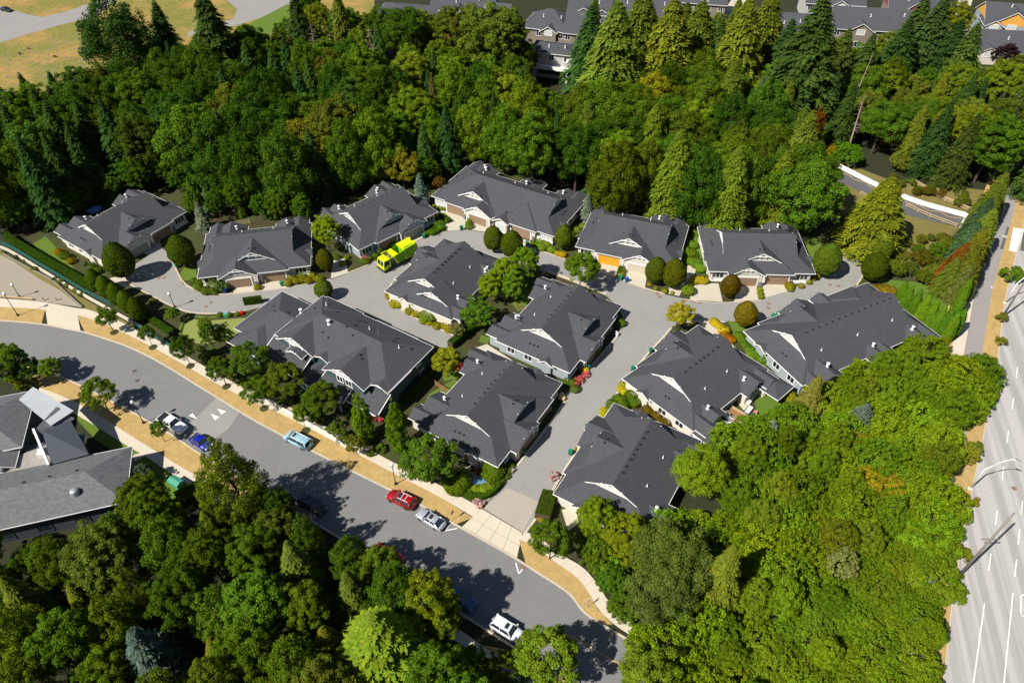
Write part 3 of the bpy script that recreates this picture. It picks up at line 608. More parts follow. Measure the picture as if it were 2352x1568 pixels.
def triple(label, org, ang, W, mirror=False, doors=('door_brown',)*4, wall='siding_cream'):
    h = House('row_house', label, org, ang, W, mirror, wall, group='grey roofed houses along the lane')
    h.comp(0, W, 0, 15.1, 'x', 'h' if not mirror else 'd', 'd', inset=3.6)
    h.comp(3.8, 16.8, -.55, 8.4, 'y', 'd', 'n', inset=2.6); h.comp(9.2, 16.6, -1.15, 5, 'y', 'g', 'n'); h.comp(17.6, 27.5, -.55, 8, 'y', 'h', 'n'); h.comp(16.95, 20.9, -1.3, 4, 'y', 'g', 'n', truss=False)
    for (x0, x1, y1) in ((.6, 4.2, 17.6), (2.3, 8.2, 16.5), (14.6, 18.6, 16.6), (17.2, 20.6, 17.6), (24.2, 29, 16.6), (27.4, 30.9, 17.4)):
        h.comp(x0, x1, 11, y1, 'y', 'n', 'g', truss=False)
    h.comp(-.35, 3.2, 3.2, 6.2, 'x', 'g', 'n', ez=2.75, truss=False); h.comp(W-3.2, W+.35, 3.2, 6.2, 'x', 'n', 'g', ez=2.75, truss=False)
    h.finish('siding_cream')
    h.vents([(6+x*1.55, 8) for x in range(14)]+[(1.6, 9), (1.6, 8.2), (W-1.7, 8.4), (W-1.7, 7.6), (W-1.7, 6.8), (10.3, 3), (12, 2.2), (19, 1.4)])
    h.pipes([(6, 14.2), (17, 14), (26.4, 14.2)], .15, .6); h.pipes([(7, 11.4), (15.5, 11.4), (24, 11.4)], .07, .5, False); h.pipes([(5.5, 14.5)], .14, .6)
    h.garage(6.6, -.05, 4.7, 2.15, doors[0]); h.garage(12.9, -.8, 4.7, 2.15, doors[1]); h.garage(23.5, -.06, 4.7, 2.15, doors[2])
    h.window(2, .53, .9, 2, 1.3, 'f', 'glass_blind', 2); h.window(W-2.4, .53, .9, 2.4, 1.2, 'f', 'glass_blind', 3); h.window(18.9, -.9, .3, 1.9, 2.0, 'f', 'glass_blind', 2)
    h.box_part('stone_pier', 'stone', 9.1, 9.5, -.75, -.1, 0, 1.2); h.box_part('stone_pier', 'stone', 16.4, 17.0, -.95, -.2, 0, 1.2); h.box_part('stone_pier', 'stone', 26.4, 26.9, -.35, .1, 0, 1.2)
    h.box_part('skirting', 'trim', W-4.3, W-.45, .4, .545, 0, .9)
    for y in (8.6, 12.2): h.window(.53, y, 1, 1.5, 1.2, 'l', 'glass', 2); h.window(W-.53, y, 1, 1.5, 1.2, 'r', 'glass', 2)
    return h
H_D = triple('longest dark grey roofed house with tan garage doors under two white trimmed gables', (-18.4, 140.0), -30.0, 31.5)
H_G = triple('long dark grey roofed house beside the tall clipped cedar hedge', (69.8, 108.9), 206.8, 30.9, True, wall='siding_blue')
# two storey house along the street
def street_house():
    h = House('terraced_house', 'two storey dark grey roofed house with white gables facing the street trees', (-45.7, 93.8), -32, 30, False, 'siding_green', group='grey roofed houses along the lane')
    h.comp(4.5, 30.2, 0, 12.3, 'x', 'h', 'h', ez=5.5, sl=.5)
    h.comp(5.4, 14.2, -.6, 12.6, 'y', 'g', 'h', ez=5.5, sl=.53); h.comp(17.4, 26.6, -1.9, 12.5, 'y', 'g', 'h', ez=5.4, sl=.53)
    h.comp(26.4, 30.3, -.3, 6, 'y', 'g', 'n', ez=5.4, sl=.5, truss=False); h.comp(13.9, 17.6, -.3, 6, 'y', 'g', 'n', ez=5.3, sl=.5, truss=False)
    h.comp(8.6, 12.4, -1.6, 4, 'y', 'g', 'n', ez=4.9, sl=.5, truss=True)
    h.comp(-5.4, 8, -1.2, 11, 'x', 'h', 'n', ez=3.1, sl=.42); h.comp(-4, 4, -4.2, 5, 'y', 'h', 'n', ez=2.8, sl=.4)
    for (x0, x1, y0, z0) in ((3.9, 13.2, -4.2, 2.8), (17.2, 23.6, -4.4, 2.8), (23.6, 30.2, -3.4, 2.7)):
        h.roof.slab([(x0, y0, z0), (x1, y0, z0), (x1, .6, z0+1.9), (x0, .6, z0+1.9)], .14)
        h.fascia.beam((x0, y0-.05, z0-.06), (x1, y0-.05, z0-.06), .12, .16); h.wall.box(x0+.4, x1-.4, y0+1.6, .3, 0, z0+.5)
        h.fascia.beam((x1+.03, y0, z0-.05), (x1+.03, .5, z0+1.8), .1, .16); h.fascia.beam((x0-.03, y0, z0-.05), (x0-.03, .5, z0+1.8), .1, .16)
    h.comp(13.0, 17.6, -4.8, 2, 'y', 'g', 'n', ez=2.9, sl=.5)
    h.finish('siding_pale')
    h.vents([(7, 8), (11.4, 9), (13, 3.6), (14.6, 3.2), (16.6, 6), (17.2, 7.4), (18.6, 5.2), (22.4, 2.6), (22.9, 2.2), (25, 8), (24.6, 9.4), (28, 9), (-2, 6), (0, 4.5), (2.4, 5.5), (16, 9.5), (17, 9.8)])
    h.pipes([(13.2, 5.2), (4.6, 6.6)], .17, .8); h.pipes([(8.4, 9.5), (19.5, 8.4), (26.6, 7.6)], .08, .6, False)
    for x in (9, 10.8, 21, 22.9): h.window(x, -.2 if x < 15 else -1.5, 4.1, 1.2, 1.3, 'f', 'glass', 2)
    for x in (5.5, 8, 11, 18.8, 21.4, 25, 28): h.window(x, -2.65 if x < 15 else -2.85 if x < 23.6 else -1.85, .8, 1.5, 1.5, 'f', 'glass', 2)
    for y in (3.5, 8.5): h.window(29.65, y, 3.9, 1.1, 1.4, 'r', 'glass', 2); h.window(29.65, y+.6, .9, 1.1, 1.4, 'r', 'glass', 2)
    for x in (3.4, 13.3, 17.4): h.box_part('porch_post', 'trim', x-.12, x+.12, -4.1, -3.86, 0, 2.75)
    for x in (18, 22.6, 27): h.box_part('porch_post', 'trim', x-.12, x+.12, -4.2, -3.96, 0, 2.75)
    return h
H_M = street_house()
# old grey building at the left edge
def old_building():
    h = House('community_building', 'older pale grey shingled building with courtyard roof at the picture edge street corner', (-76, 53.4), 16, 30, False, 'siding_dark', 'shingle_old', 'building')  # walls and front window frames use dark siding to stand in for shade
    h.comp(-16, 20.8, -1.2, 9.2, 'x', 'g', 'h', ez=3.9, sl=.45, truss=False)
    h.comp(-16, 5.2, 12.5, 24.6, 'x', 'g', 'h', ez=5.2, sl=.42, truss=False); h.comp(-6, 4.5, 9.5, 19, 'y', 'g', 'h', ez=4.4, sl=.42, truss=False)
    h.wall.box(-15, 9, 8, 14, 0, 3.7)
    h.comp(7.2, 13.2, 8.6, 14.5, 'x', 'h', 'h', ez=3.3, sl=.3, truss=False)
    h.roof.slab([(6.9, 13.9, 6.4), (9.6, 18.6, 6.3), (12, 16.6, 5.0), (8.3, 12.6, 5.0)], .2)
    h.finish('siding_pale')
    MB().slab([(4.0, 21.2, 7.0), (5.6, 23.6, 6.9), (12.0, 17.6, 5.7), (9.3, 14.9, 6.1)], .2).build('metal_roof_panel', 'metal_roof', h.root)
    MB().slab([(3.9, 12, 3.9), (9.3, 13.6, 3.9), (9.4, 8.6, 3.9), (-14, 8.4, 3.9), (-14, 12, 3.9)], .15).build('flat_roof', 'roof_membrane', h.root)
    MB().beam((7.0, 14.6, 6.2), (9.4, 8.3, 4.4), .3, .9).build('parapet', 'trim', h.root)
    MB().slab([(8.3, 13.9, 6.3), (9.7, 8.4, 4.5), (14.8, 9.0, 4.4), (11.5, 16.2, 5.2)], .2).build('shade_toned_roof', 'siding_dark', h.root)  # dark colour stands in for the shade on this roof slope
    MB().box(7.4, 8.8, 10.6, 11.8, 3.9, 4.8).build('roof_unit', 'metal_white', h.root)
    h.vents([(7.2, 4.7), (10.6, 4.8), (14.2, 4.9), (-1, 20), (-2, 16)])
    for x, y, r_ in ((2.6, 9.5, .35), (1.0, 9.3, .38), (-.2, 8.9, .28)):
        m = MB().lathe([(r_*.5, -.2), (r_*.5, .3), (r_, .35), (r_, .7), (r_*.5, .9)], (0, 0), 10).build('vent_pipe', 'metal_grey', h.roof_o); m.location = (x, y, 3.9)
    m = MB().lathe([(.6, -.3), (.6, .5), (.5, .72), (.25, .82)], (0, 0), 14).build('roof_fan', 'metal_grey', h.roof_o, smooth=False); m.location = (14.2, 1.4, h.z(14.2, 1.4))
    for y in (1.5, 4, 6.5): h.window(20.25, y, 1, 1.2, 1.8, 'r', 'glass', 2)
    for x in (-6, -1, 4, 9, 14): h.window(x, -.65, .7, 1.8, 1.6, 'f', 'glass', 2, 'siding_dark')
    return h
H_N = old_building()
# far houses beyond the wood
def far_house(label, u, v, ang, W, D, ez, wall='siding_pale', gab='siding_pale', gables=(), dorm=(), sl=.6, ends=('g', 'g'), axis='x', windows=True, sh='shingle_far'):
    """u, v: picture position of the front left eave corner"""
    p = G(u, v, ez); h = House('far_house', label, (p.x, p.y), ang, W, False, wall, sh, group='grey roofed townhouses beyond the wood', th=.1)
    h.comp(0, W, 0, D, axis, ends[0], ends[1], ez=ez, sl=sl, truss=False)
    for (x0, x1, y0) in gables: h.comp(x0, x1, y0, D*.5, 'y', 'g', 'n', ez=ez-.2, sl=sl, truss=False)
    for (x0, x1, y0, dz) in dorm: h.comp(x0, x1, y0, y0+D*.35, 'y', 'g', 'n', ez=ez+dz, sl=sl*.9, truss=False)
    h.finish(gab)
    for (x0, x1, y0) in gables:
        h.window((x0+x1)/2, y0+.4, ez-1.3, min(2.4, (x1-x0)*.4), 1.5, 'f', 'glass_blind', 2)
        if ez > 4: h.window((x0+x1)/2, y0+.4, 1.0, 2, 1.6, 'f', 'glass', 2)
    for (x0, x1, y0, dz) in dorm: h.window((x0+x1)/2, y0+.4, ez+dz-1.1, min(2.2, (x1-x0)*.55), 1.2, 'f', 'glass_blind', 2)
    if windows:
        n = int(W/3.5)
        for k in range(n): h.window((k+.5)*W/n, .53, ez-2.1, 1.5, 1.5, 'f', 'glass', 2)
    h.vents([(W*.3, D*.6), (W*.5, D*.6), (W*.7, D*.6), (W*.6, D*.3)]); h.pipes([(W*.4, D*.3), (W*.75, D*.35)], .12, .6)
    return h
far_house('low dark roofed building with an orange brown end wall by the dry field', 848, 44, -12, 30, 16, 4.5, 'siding_orange', sl=.3, ends=('h', 'h'))
far_house('grey townhouse with white framed bay windows above the dark low roof', 985, 28, -6, 22, 12, 6, 'siding_pale', gables=((6, 14, -1.5), (15.5, 21.5, -.8)))
far_house('grey townhouse with a pale gable and white window beside a purple leaved tree', 1070, 42, -14, 14, 12, 6.5, gables=((1, 9, -1.2),))
far_house('grey hip roofed townhouse with a taupe dormer gable', 1195, 62, -20, 16, 14, 6.2, 'siding_taupe', 'siding_taupe', gables=((6.5, 12.5, -.8),), ends=('h', 'h'))
far_house('grey roofed townhouse with a small gable behind the purple leaved tree', 1290, 76, -16, 15, 13, 6.2, 'siding_taupe', 'siding_taupe', gables=((8.5, 14.5, -.6),))
h = far_house('dark roofed block with white balconies showing through a gap in the wood', 1215, 118, -16, 13.5, 9, 7.5, 'siding_pale', sl=.28, ends=('h', 'h'))
h.box_part('balcony', 'trim', 2, 12.5, -2.4, .5, 3.6, 3.9); h.box_part('balcony_rail', 'trim', 2, 12.5, -2.4, -2.3, 3.9, 4.8); h.box_part('pillar', 'trim', 11.8, 12.4, -2.3, -1.7, 0, 7.2); h.box_part('pillar', 'trim', 2, 2.5, -2.3, -1.8, 0, 3.6); h.box_part('opening', 'glass', 3, 11.4, .35, .54, 1.2, 3.4)
far_house('grey townhouse with two small white arched dormers', 1300, 30, -12, 26, 14, 6.4, 'siding_pale', dorm=((3, 8.5, 1, .4), (9, 14.5, 1, .2)), sl=.55)
far_house('grey townhouse with white dormer window at the wood edge', 1415, 34, -14, 20, 14, 6.4, 'siding_pale', dorm=((5, 10, 1, .2),), sl=.55)
far_house('grey roofed house end seen beside the pale upper street', 1757, 92, -8, 14, 18, 5.5, 'siding_dark', 'siding_dark', gables=((2, 10, -1.5),), sl=.6)
far_house('wide grey roofed townhouse with a taupe gable and small dormer', 1912, 66, -9, 29, 15, 6, 'siding_taupe', 'siding_taupe', gables=((4.5, 13, -.8), (20, 25.5, -1)), sl=.6)
far_house('townhouse with a dark red gable and white window bands', 2040, 24, -9, 16, 10, 6.8, 'siding_taupe', 'siding_redbrown', gables=((4, 13, -1),), sl=.8)
far_house('townhouse with an orange gable crossed by white trim', 2262, 52, -14, 18, 14, 6.6, 'siding_blue', 'siding_orange', gables=((.5, 15, -1.6), (-.5, 5.5, -2.4)), sl=.62)
far_house('dark grey roofed garage with a pale gable beside the purple tree', 2238, 118, -8, 26, 16, 3.6, 'siding_cream', 'siding_cream', gables=((.2, 8, -1),), sl=.5)
far_house('grey roofed townhouse at the top of the pale upper street', 1560, 6, -12, 16, 14, 6, 'siding_taupe', dorm=((6, 11, 1, .2),))
far_house('grey roofed townhouse on the far side of the pale upper street', 1850, 8, -9, 20, 14, 6, 'siding_pale', gables=((8, 15, -1),))
# ---------------------------------------------------------------- trees and plants
rng = np.random.default_rng(11)
def unit(a): return a/np.maximum(np.linalg.norm(a, axis=1, keepdims=True), 1e-9)
def cards(name, pos, nrm, along, wd, ln, var, m_='leaf', core=None):
    """leaf-sized four sided faces: pos n x 3, normal, long direction, width, length, brightness"""
    n = len(pos); nrm = unit(nrm); t = along-nrm*np.sum(along*nrm, 1, keepdims=True); t = unit(t); s = np.cross(nrm, t)
    wd = np.broadcast_to(wd, n)[:, None]; ln = np.broadcast_to(ln, n)[:, None]
    v = np.stack([pos-t*ln/2, pos+s*wd/2+nrm*wd*.12, pos+t*ln/2, pos-s*wd/2+nrm*wd*.12], 1).reshape(-1, 3)
    me = bpy.data.meshes.new(name); me.vertices.add(4*n); me.vertices.foreach_set('co', v.astype(np.float32).ravel())
    me.loops.add(4*n); me.loops.foreach_set('vertex_index', np.arange(4*n, dtype=np.int32))
    me.polygons.add(n); me.polygons.foreach_set('loop_start', np.arange(0, 4*n, 4, dtype=np.int32)); me.polygons.foreach_set('loop_total', np.full(n, 4, dtype=np.int32))
    me.update(calc_edges=True)
    a = me.attributes.new('var', 'FLOAT_COLOR', 'FACE')
    col = np.ones((n, 4), np.float32); var = np.asarray(var); col[:, :3] = var if var.ndim == 2 else var[:, None]
    a.data.foreach_set('color', col.ravel()); me.materials.append(M[m_]); me.validate(); return me
def huevar(n, base, am=.16, yel=.25):
    """brightness with some leaves yellower"""
    b = base*(1+rng.normal(0, am, n)); y = np.clip(rng.normal(0, yel, n), -.3, .6)
    return np.clip(np.stack([b*(1+y*.8), b*(1+y*.25), b*(1-y*.2)], 1), .2, 2.5)
def trunk_mesh(name, h, r, limbs=5, spread=2.5, z0=.35, m_='bark', seed=0):
    rd = random.Random(seed); mb = MB()
    pts = [Vector((rd.uniform(-.03, .03)*k*h*.3, rd.uniform(-.03, .03)*k*h*.3, h*k/5)) for k in range(6)]; pts[0] = Vector((0, 0, -.2))
    mb.tube(pts, [r*(1-.8*k/5) for k in range(6)], 7)
    for k in range(limbs):
        a = 2*math.pi*k/limbs+rd.uniform(-.4, .4); zz = h*(z0+.5*k/limbs); d = Vector((math.cos(a), math.sin(a), 0))
        mb.tube([Vector((0, 0, zz)), Vector((0, 0, zz))+d*spread*.45+Vector((0, 0, spread*.35)), Vector((0, 0, zz))+d*spread+Vector((0, 0, spread*.8))], [r*.45, r*.28, r*.08], 5)
    return mb.mesh(name, m_)
def broad_crown(name, rx, rz, zc, ncl, nleaf, leaf, clr, flat=.35, m_='leaf', up=.5, holes=0.0):
    """clumps of leaves over an uneven ellipsoid"""
    d = unit(rng.normal(size=(ncl*3, 3))); d = d[d[:, 2] > -.45][:ncl]; k = len(d)
    rr = rng.uniform(.62, 1.0, k)*(1+rng.normal(0, .07, k))
    c = d*rr[:, None]*np.array([rx, rx, rz])+np.array([0, 0, zc]); cr = clr*rng.uniform(.65, 1.25, k)
    wts = cr**2*np.where(d[:, 2] > -.1, 1, .55); idx = rng.choice(k, nleaf, p=wts/wts.sum())
    o = unit(c-np.array([0, 0, zc-rz*.2]))[idx]
    dr = unit(rng.normal(size=(nleaf, 3))+o*.75+np.array([0, 0, up])); rad = cr[idx]*rng.uniform(.55, 1.12, nleaf)
    sq = np.array([1, 1, .8]); pos = c[idx]+dr*rad[:, None]*sq
    nr = unit(dr+rng.normal(0, .6, (nleaf, 3))+np.array([0, 0, .25])); al = rng.normal(size=(nleaf, 3))
    cb = rng.uniform(.78, 1.2, k)[idx]; depth = .5+.5*np.clip((rad/cr[idx]-.72)/.36, 0, 1)
    sz = leaf*rng.uniform(.6, 1.35, nleaf)
    return cards(name, pos, nr, al, sz*.8, sz*1.15, huevar(nleaf, cb), m_)
def profile_crown(name, prof, h0, h1, n, leaf, rough=.12, lobes=9, elong=1.6, droop=0.0, m_='leaf', streak=.0, layers=.25):
    """crown by a radius profile: leaves near a lobed surface of revolution; droop > 0 hangs the sprays"""
    t = rng.uniform(0, 1, n*3); r = np.interp(t, [p[0] for p in prof], [p[1] for p in prof]); keep = rng.uniform(0, max(r), n*3) < r+.1*max(r)
    t = t[keep][:n]; r = r[keep][:n]; n = len(t); a = rng.uniform(0, 2*np.pi, n); ph = rng.uniform(0, 6.28, 8)
    b = np.zeros(n); nl = int(lobes*14); la = rng.uniform(0, 2*np.pi, nl); lt = rng.uniform(0, 1, nl); lw = rng.uniform(.6, 1.3, nl)
    Rm = max(r); Hh = h1-h0; sg = max(.35, Rm*1.6/lobes**.5)
    for k in range(nl):
        da = np.abs((a-la[k]+np.pi) % (2*np.pi)-np.pi)*r; dt = (t-lt[k])*Hh
        b = np.maximum(b, lw[k]*np.exp(-(da**2+dt**2*.55)/(sg*lw[k])**2))
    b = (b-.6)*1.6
    dep = rng.beta(1.2, 3.5, n)*layers
    rr = r*(1+rough*b-dep); z = h0+(h1-h0)*t+rng.normal(0, .08, n)*max(r)*.3
    dv = np.gradient(np.array([np.interp(x, [p[0] for p in prof], [p[1] for p in prof]) for x in np.linspace(0, 1, 50)]), (h1-h0)/49)
    sl = np.interp(t, np.linspace(0, 1, 50), dv)
    out = np.stack([np.cos(a), np.sin(a), np.zeros(n)], 1); pos = out*rr[:, None]; pos[:, 2] = z
    nr = unit(out+np.array([0, 0, 1.])*(-sl[:, None]*.8+.25)+rng.normal(0, .45, (n, 3)))
    al = (np.array([0, 0, 1.])*(1 if droop == 0 else -droop)+out*(.35 if droop == 0 else .8)+rng.normal(0, .35, (n, 3)))
    sz = leaf*rng.uniform(.6, 1.3, n)
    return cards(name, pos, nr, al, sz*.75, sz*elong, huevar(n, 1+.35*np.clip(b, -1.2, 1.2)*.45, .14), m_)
def clump_crown(name, prof, h0, h1, ncl, nleaf, leaf, clr, m_='leaf'):
    """ragged pointed crown: leaf clumps spread under a radius profile"""
    t = rng.uniform(0, 1, ncl*3); r = np.interp(t, [p[0] for p in prof], [p[1] for p in prof]); kp = rng.uniform(0, r.max(), ncl*3) < r+.15*r.max(); t = t[kp][:ncl]; r = r[kp][:ncl]; k = len(t)
    a = rng.uniform(0, 6.283, k); rr = r*rng.uniform(.45, 1.05, k); c = np.stack([np.cos(a)*rr, np.sin(a)*rr, h0+(h1-h0)*t], 1); cr = clr*rng.uniform(.6, 1.3, k)*np.clip(r/r.max()+.25, .35, 1)
    wts = cr**2; idx = rng.choice(k, nleaf, p=wts/wts.sum()); o = np.stack([np.cos(a), np.sin(a), np.full(k, .35)], 1)[idx]
    dr = unit(rng.normal(size=(nleaf, 3))+o*.8); pos = c[idx]+dr*(cr[idx]*rng.uniform(.5, 1.1, nleaf))[:, None]*np.array([1, 1, 1.35])
    sz = leaf*rng.uniform(.6, 1.35, nleaf)
    return cards(name, pos, unit(dr+rng.normal(0, .55, (nleaf, 3))+np.array([0, 0, .2])), rng.normal(size=(nleaf, 3))+np.array([0, 0, .6]), sz*.8, sz*1.2, huevar(nleaf, rng.uniform(.78, 1.2, k)[idx]), m_)
def conifer_crown(name, h, R0, whorls, nb, droop=.25, fr=9, z0=.08, m_='needle', taper=.9, wdt=.16):
    P_, N_, A_, W_, L_, V_ = [], [], [], [], [], []
    for i in range(whorls):
        t = i/(whorls-1); z = h*(z0+(1-z0)*t**.92); L0 = R0*((1-t)**taper)*1.0+.22
        for k in range(nb):
            a = 2*math.pi*(k/nb)+rng.uniform(0, 6.28) if k == 0 else a+2*math.pi/nb+rng.normal(0, .2)
            L = L0*rng.uniform(.7, 1.15); d = np.array([math.cos(a), math.sin(a), 0]); s = np.array([-math.sin(a), math.cos(a), 0])
            rise = rng.uniform(.05, .3); br = rng.uniform(.78, 1.2)
            for j in range(fr):
                q = (j+.6)/fr; p = d*L*q+np.array([0, 0, z+L*(rise*q-(droop+.25)*q*q)])
                for sg in (-1, 1):
                    fl = (.55*L*(1-q)*.55+.28*L/ (1+.3*L)+.16)*rng.uniform(.8, 1.2)
                    al = d*.75+s*sg*.75+np.array([0, 0, -droop*.9*rng.uniform(.4, 1.3)])
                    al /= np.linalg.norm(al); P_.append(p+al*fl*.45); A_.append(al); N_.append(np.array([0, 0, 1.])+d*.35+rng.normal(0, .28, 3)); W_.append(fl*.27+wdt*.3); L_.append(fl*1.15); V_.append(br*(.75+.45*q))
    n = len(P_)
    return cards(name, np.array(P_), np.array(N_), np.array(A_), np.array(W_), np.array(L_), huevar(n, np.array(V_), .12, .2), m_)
def proto(kind, crown, trunk):
    return (kind, crown, trunk)
PROTO = {}
for k in range(5): PROTO['maple%d' % k] = (broad_crown('crown', 5.2, 5.4, 8.6, 170, 28000, .24, 1.05), trunk_mesh('trunk', 10, .32, 6, 2.6, .4, seed=k), 14.0)
for k in range(4): PROTO['alder%d' % k] = (broad_crown('crown', 4.2, 5.6, 8.0, 260, 32000, .2, .62, up=.3), trunk_mesh('trunk', 10.5, .22, 6, 2.2, .35, seed=20+k), 13.6)
for k in range(4): PROTO['scrub%d' % k] = (broad_crown('crown', 3.6, 2.3, 3.4, 210, 21000, .165, .48, up=.6), trunk_mesh('trunk', 4, .16, 6, 2, .2, seed=30+k), 6.3)
for k in range(4): PROTO['street%d' % k] = (broad_crown('crown', 2.1, 2.2, 4.5, 105, 12500, .15, .42, up=.35), trunk_mesh('trunk', 4.8, .1, 5, 1.2, .5, seed=40+k), 6.7)
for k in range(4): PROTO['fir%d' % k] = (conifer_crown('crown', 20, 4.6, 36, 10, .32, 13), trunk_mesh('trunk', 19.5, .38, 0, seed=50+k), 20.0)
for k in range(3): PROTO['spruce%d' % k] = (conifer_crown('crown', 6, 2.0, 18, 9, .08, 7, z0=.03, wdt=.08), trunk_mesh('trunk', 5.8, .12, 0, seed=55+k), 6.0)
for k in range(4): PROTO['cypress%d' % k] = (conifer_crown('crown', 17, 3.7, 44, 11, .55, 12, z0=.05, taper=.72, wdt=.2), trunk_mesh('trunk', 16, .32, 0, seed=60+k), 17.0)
for k in range(3): PROTO['hornbeam%d' % k] = (profile_crown('crown', [(0, .5), (.12, 1.5), (.35, 2.05), (.6, 1.9), (.85, 1.1), (1, .2)], 1.0, 7.4, 10000, .18, .15, 12, 1.6, 0, 'leaf', layers=.2), trunk_mesh('trunk', 5.5, .13, 5, .9, .3, seed=70+k), 7.4)
for k in range(2): PROTO['poplar%d' % k] = (clump_crown('crown', [(0, 1.0), (.2, 1.6), (.5, 1.4), (.8, .75), (1, .1)], .8, 11.5, 190, 15000, .16, .44), trunk_mesh('trunk', 10.5, .18, 6, 1, .2, seed=80+k), 11.5)
for k in range(2): PROTO['pointed%d' % k] = (clump_crown('crown', [(0, 3.2), (.25, 4.4), (.5, 3.7), (.75, 2.2), (.92, .9), (1, .1)], 2.0, 19, 340, 30000, .21, .72), trunk_mesh('trunk', 18, .3, 8, 2.5, .2, seed=85+k), 19.0)
for k in range(3): PROTO['shrub%d' % k] = (profile_crown('crown', [(0, .55), (.25, .95), (.55, 1.0), (.8, .75), (1, .2)], .0, 1.35, 1900, .13, .07, 8, 1.3, 0, 'leaf', layers=.12), None, 1.35)
for k in range(3): PROTO['loose%d' % k] = (broad_crown('crown', 1.0, .75, .75, 26, 1700, .16, .34, up=.4), trunk_mesh('trunk', .9, .04, 4, .4, .2, seed=90+k), 1.5)
for k in range(2): PROTO['thuja%d' % k] = (profile_crown('crown', [(0, .9), (.3, 1.05), (.6, .85), (.85, .45), (1, .08)], .1, 6.5, 4200, .22, .12, 9, 1.9, 0, 'needle', layers=.2), trunk_mesh('trunk', 5, .1, 0, seed=95+k), 6.5)
for k in range(5): PROTO['ovate%d' % k] = (clump_crown('crown', [(0, 2.6), (.25, 4.4), (.5, 4.3), (.75, 3.0), (.92, 1.5), (1, .4)], 2.5, 15.5, 330, 30000, .22, .78), trunk_mesh('trunk', 14, .3, 7, 2.6, .25, seed=100+k), 16.0)
for k in range(5): PROTO['thicket%d' % k] = (clump_crown('crown', [(0, 2.8), (.3, 3.1), (.6, 2.3), (.85, 1.2), (1, .2)], .3, 5.4, 300, 21000, .155, .4), trunk_mesh('trunk', 4.6, .12, 7, 1.6, .1, seed=110+k), 5.6)
# one solid, slightly smaller dark green body inside clipped plants would be hidden: not needed
NK = {k: sum(1 for p in PROTO if p.rstrip('0123456789') == k) for k in set(p.rstrip('0123456789') for p in PROTO)}
TREES = []
def plant(kind, loc, h, tint, label, group, name='tree', cat='tree', rs=1.0, rz=None, leafy=True, lean=0, var=.12):
    key = kind+str(random.randrange(NK[kind])); crown, trunk, h0 = PROTO[key]; s = h/h0
    o = empty(name, (loc[0], loc[1], 0), random.uniform(0, 6.28) if rz is None else rz, label, cat, group)
    o.scale = (s*rs, s*rs, s)
    if lean: o.rotation_euler = (lean[0], lean[1], o.rotation_euler[2])
    b = random.gauss(1, var); j = random.gauss(0, .08)
    if kind == 'hornbeam': tint = (tint[0]*.85, tint[1]*.72, tint[2]*.8)
    if tint[0] > tint[1]*1.25: tint = (tint[0]*.55, tint[1]*.55, tint[2]*.55)
    if trunk is not None:
        t = bpy.data.objects.new('trunk', trunk); link(t, o)
    c = bpy.data.objects.new('crown' if trunk is not None else 'foliage', crown); link(c, o)
    c.color = (max(0, tint[0]*b*(1+j)*1.68), max(0, tint[1]*b*1.55), max(0, tint[2]*b*(1-j)*1.2), 1)
    TREES.append(o); return o
def at_crown(u, v, hc): return G(u, v, hc)
DK, MD, BR, YG, OL = (.026, .06, .006), (.044, .087, .007), (.068, .122, .008), (.082, .115, .009), (.062, .08, .011)
CF, CY, BS, OR, PU = (.02, .046, .012), (.058, .08, .01), (.05, .075, .07), (.14, .065, .012), (.026, .014, .022)
LAB = {'maple': ('round crowned tree', 'broadleaf_tree'), 'alder': ('airy fine leaved tree', 'airy_tree'), 'fir': ('layered conifer', 'conifer_tree'), 'cypress': ('cone shaped cedar', 'cedar_tree'), 'scrub': ('low bushy tree', 'bushy_tree'), 'spruce': ('small conifer', 'spruce_tree'), 'ovate': ('tall oval crowned tree', 'broadleaf_tree'), 'thicket': ('leafy thicket tree', 'thicket_tree'), 'pointed': ('pointed tree', 'pointed_tree')}
def inpoly(p, poly):
    x, y = p; c = False; n = len(poly)
    for i in range(n):
        x0, y0 = poly[i]; x1, y1 = poly[i-1]
        if (y0 > y) != (y1 > y) and x < (x1-x0)*(y-y0)/(y1-y0)+x0: c = not c
    return c
USED = []
def zone(poly, n, spacing, mix, where, seed, check=True):
    """trees whose crown centres fall inside a picture region, standing on the ground below them"""
    rd = random.Random(seed); us = [p[0] for p in poly]; vs_ = [p[1] for p in poly]; made = 0
    for _ in range(n*40):
        u, v = rd.uniform(min(us), max(us)), rd.uniform(min(vs_), max(vs_))
        if not inpoly((u, v), poly): continue
        r_ = rd.random(); acc = 0
        for (kind, wgt, h0, h1, tints, rs) in mix:
            acc += wgt
            if r_ <= acc: break
        h = rd.uniform(h0, h1); p = G(u, v, h*.6)
        if check and any((p.x-q[0])**2+(p.y-q[1])**2 < ((spacing+q[2])/2)**2 for q in USED): continue
        if check: USED.append((p.x, p.y, spacing))
        lab, nm = LAB[kind]; random.seed(seed*1000+made)
        tint = rd.choice(tints); shade = {DK: 'dark green', MD: 'mid green', BR: 'bright green', YG: 'yellow green', OL: 'olive', CF: 'dark green', CY: 'olive green', BS: 'blue grey'}.get(tint, 'green')
        plant(kind, p, h, tint, shade+' '+lab+' '+where, shade+' '+kind+' '+where, nm, rs=rs*rd.uniform(.9, 1.12), rz=rd.uniform(0, 6.28))
        made += 1
        if made >= n: break
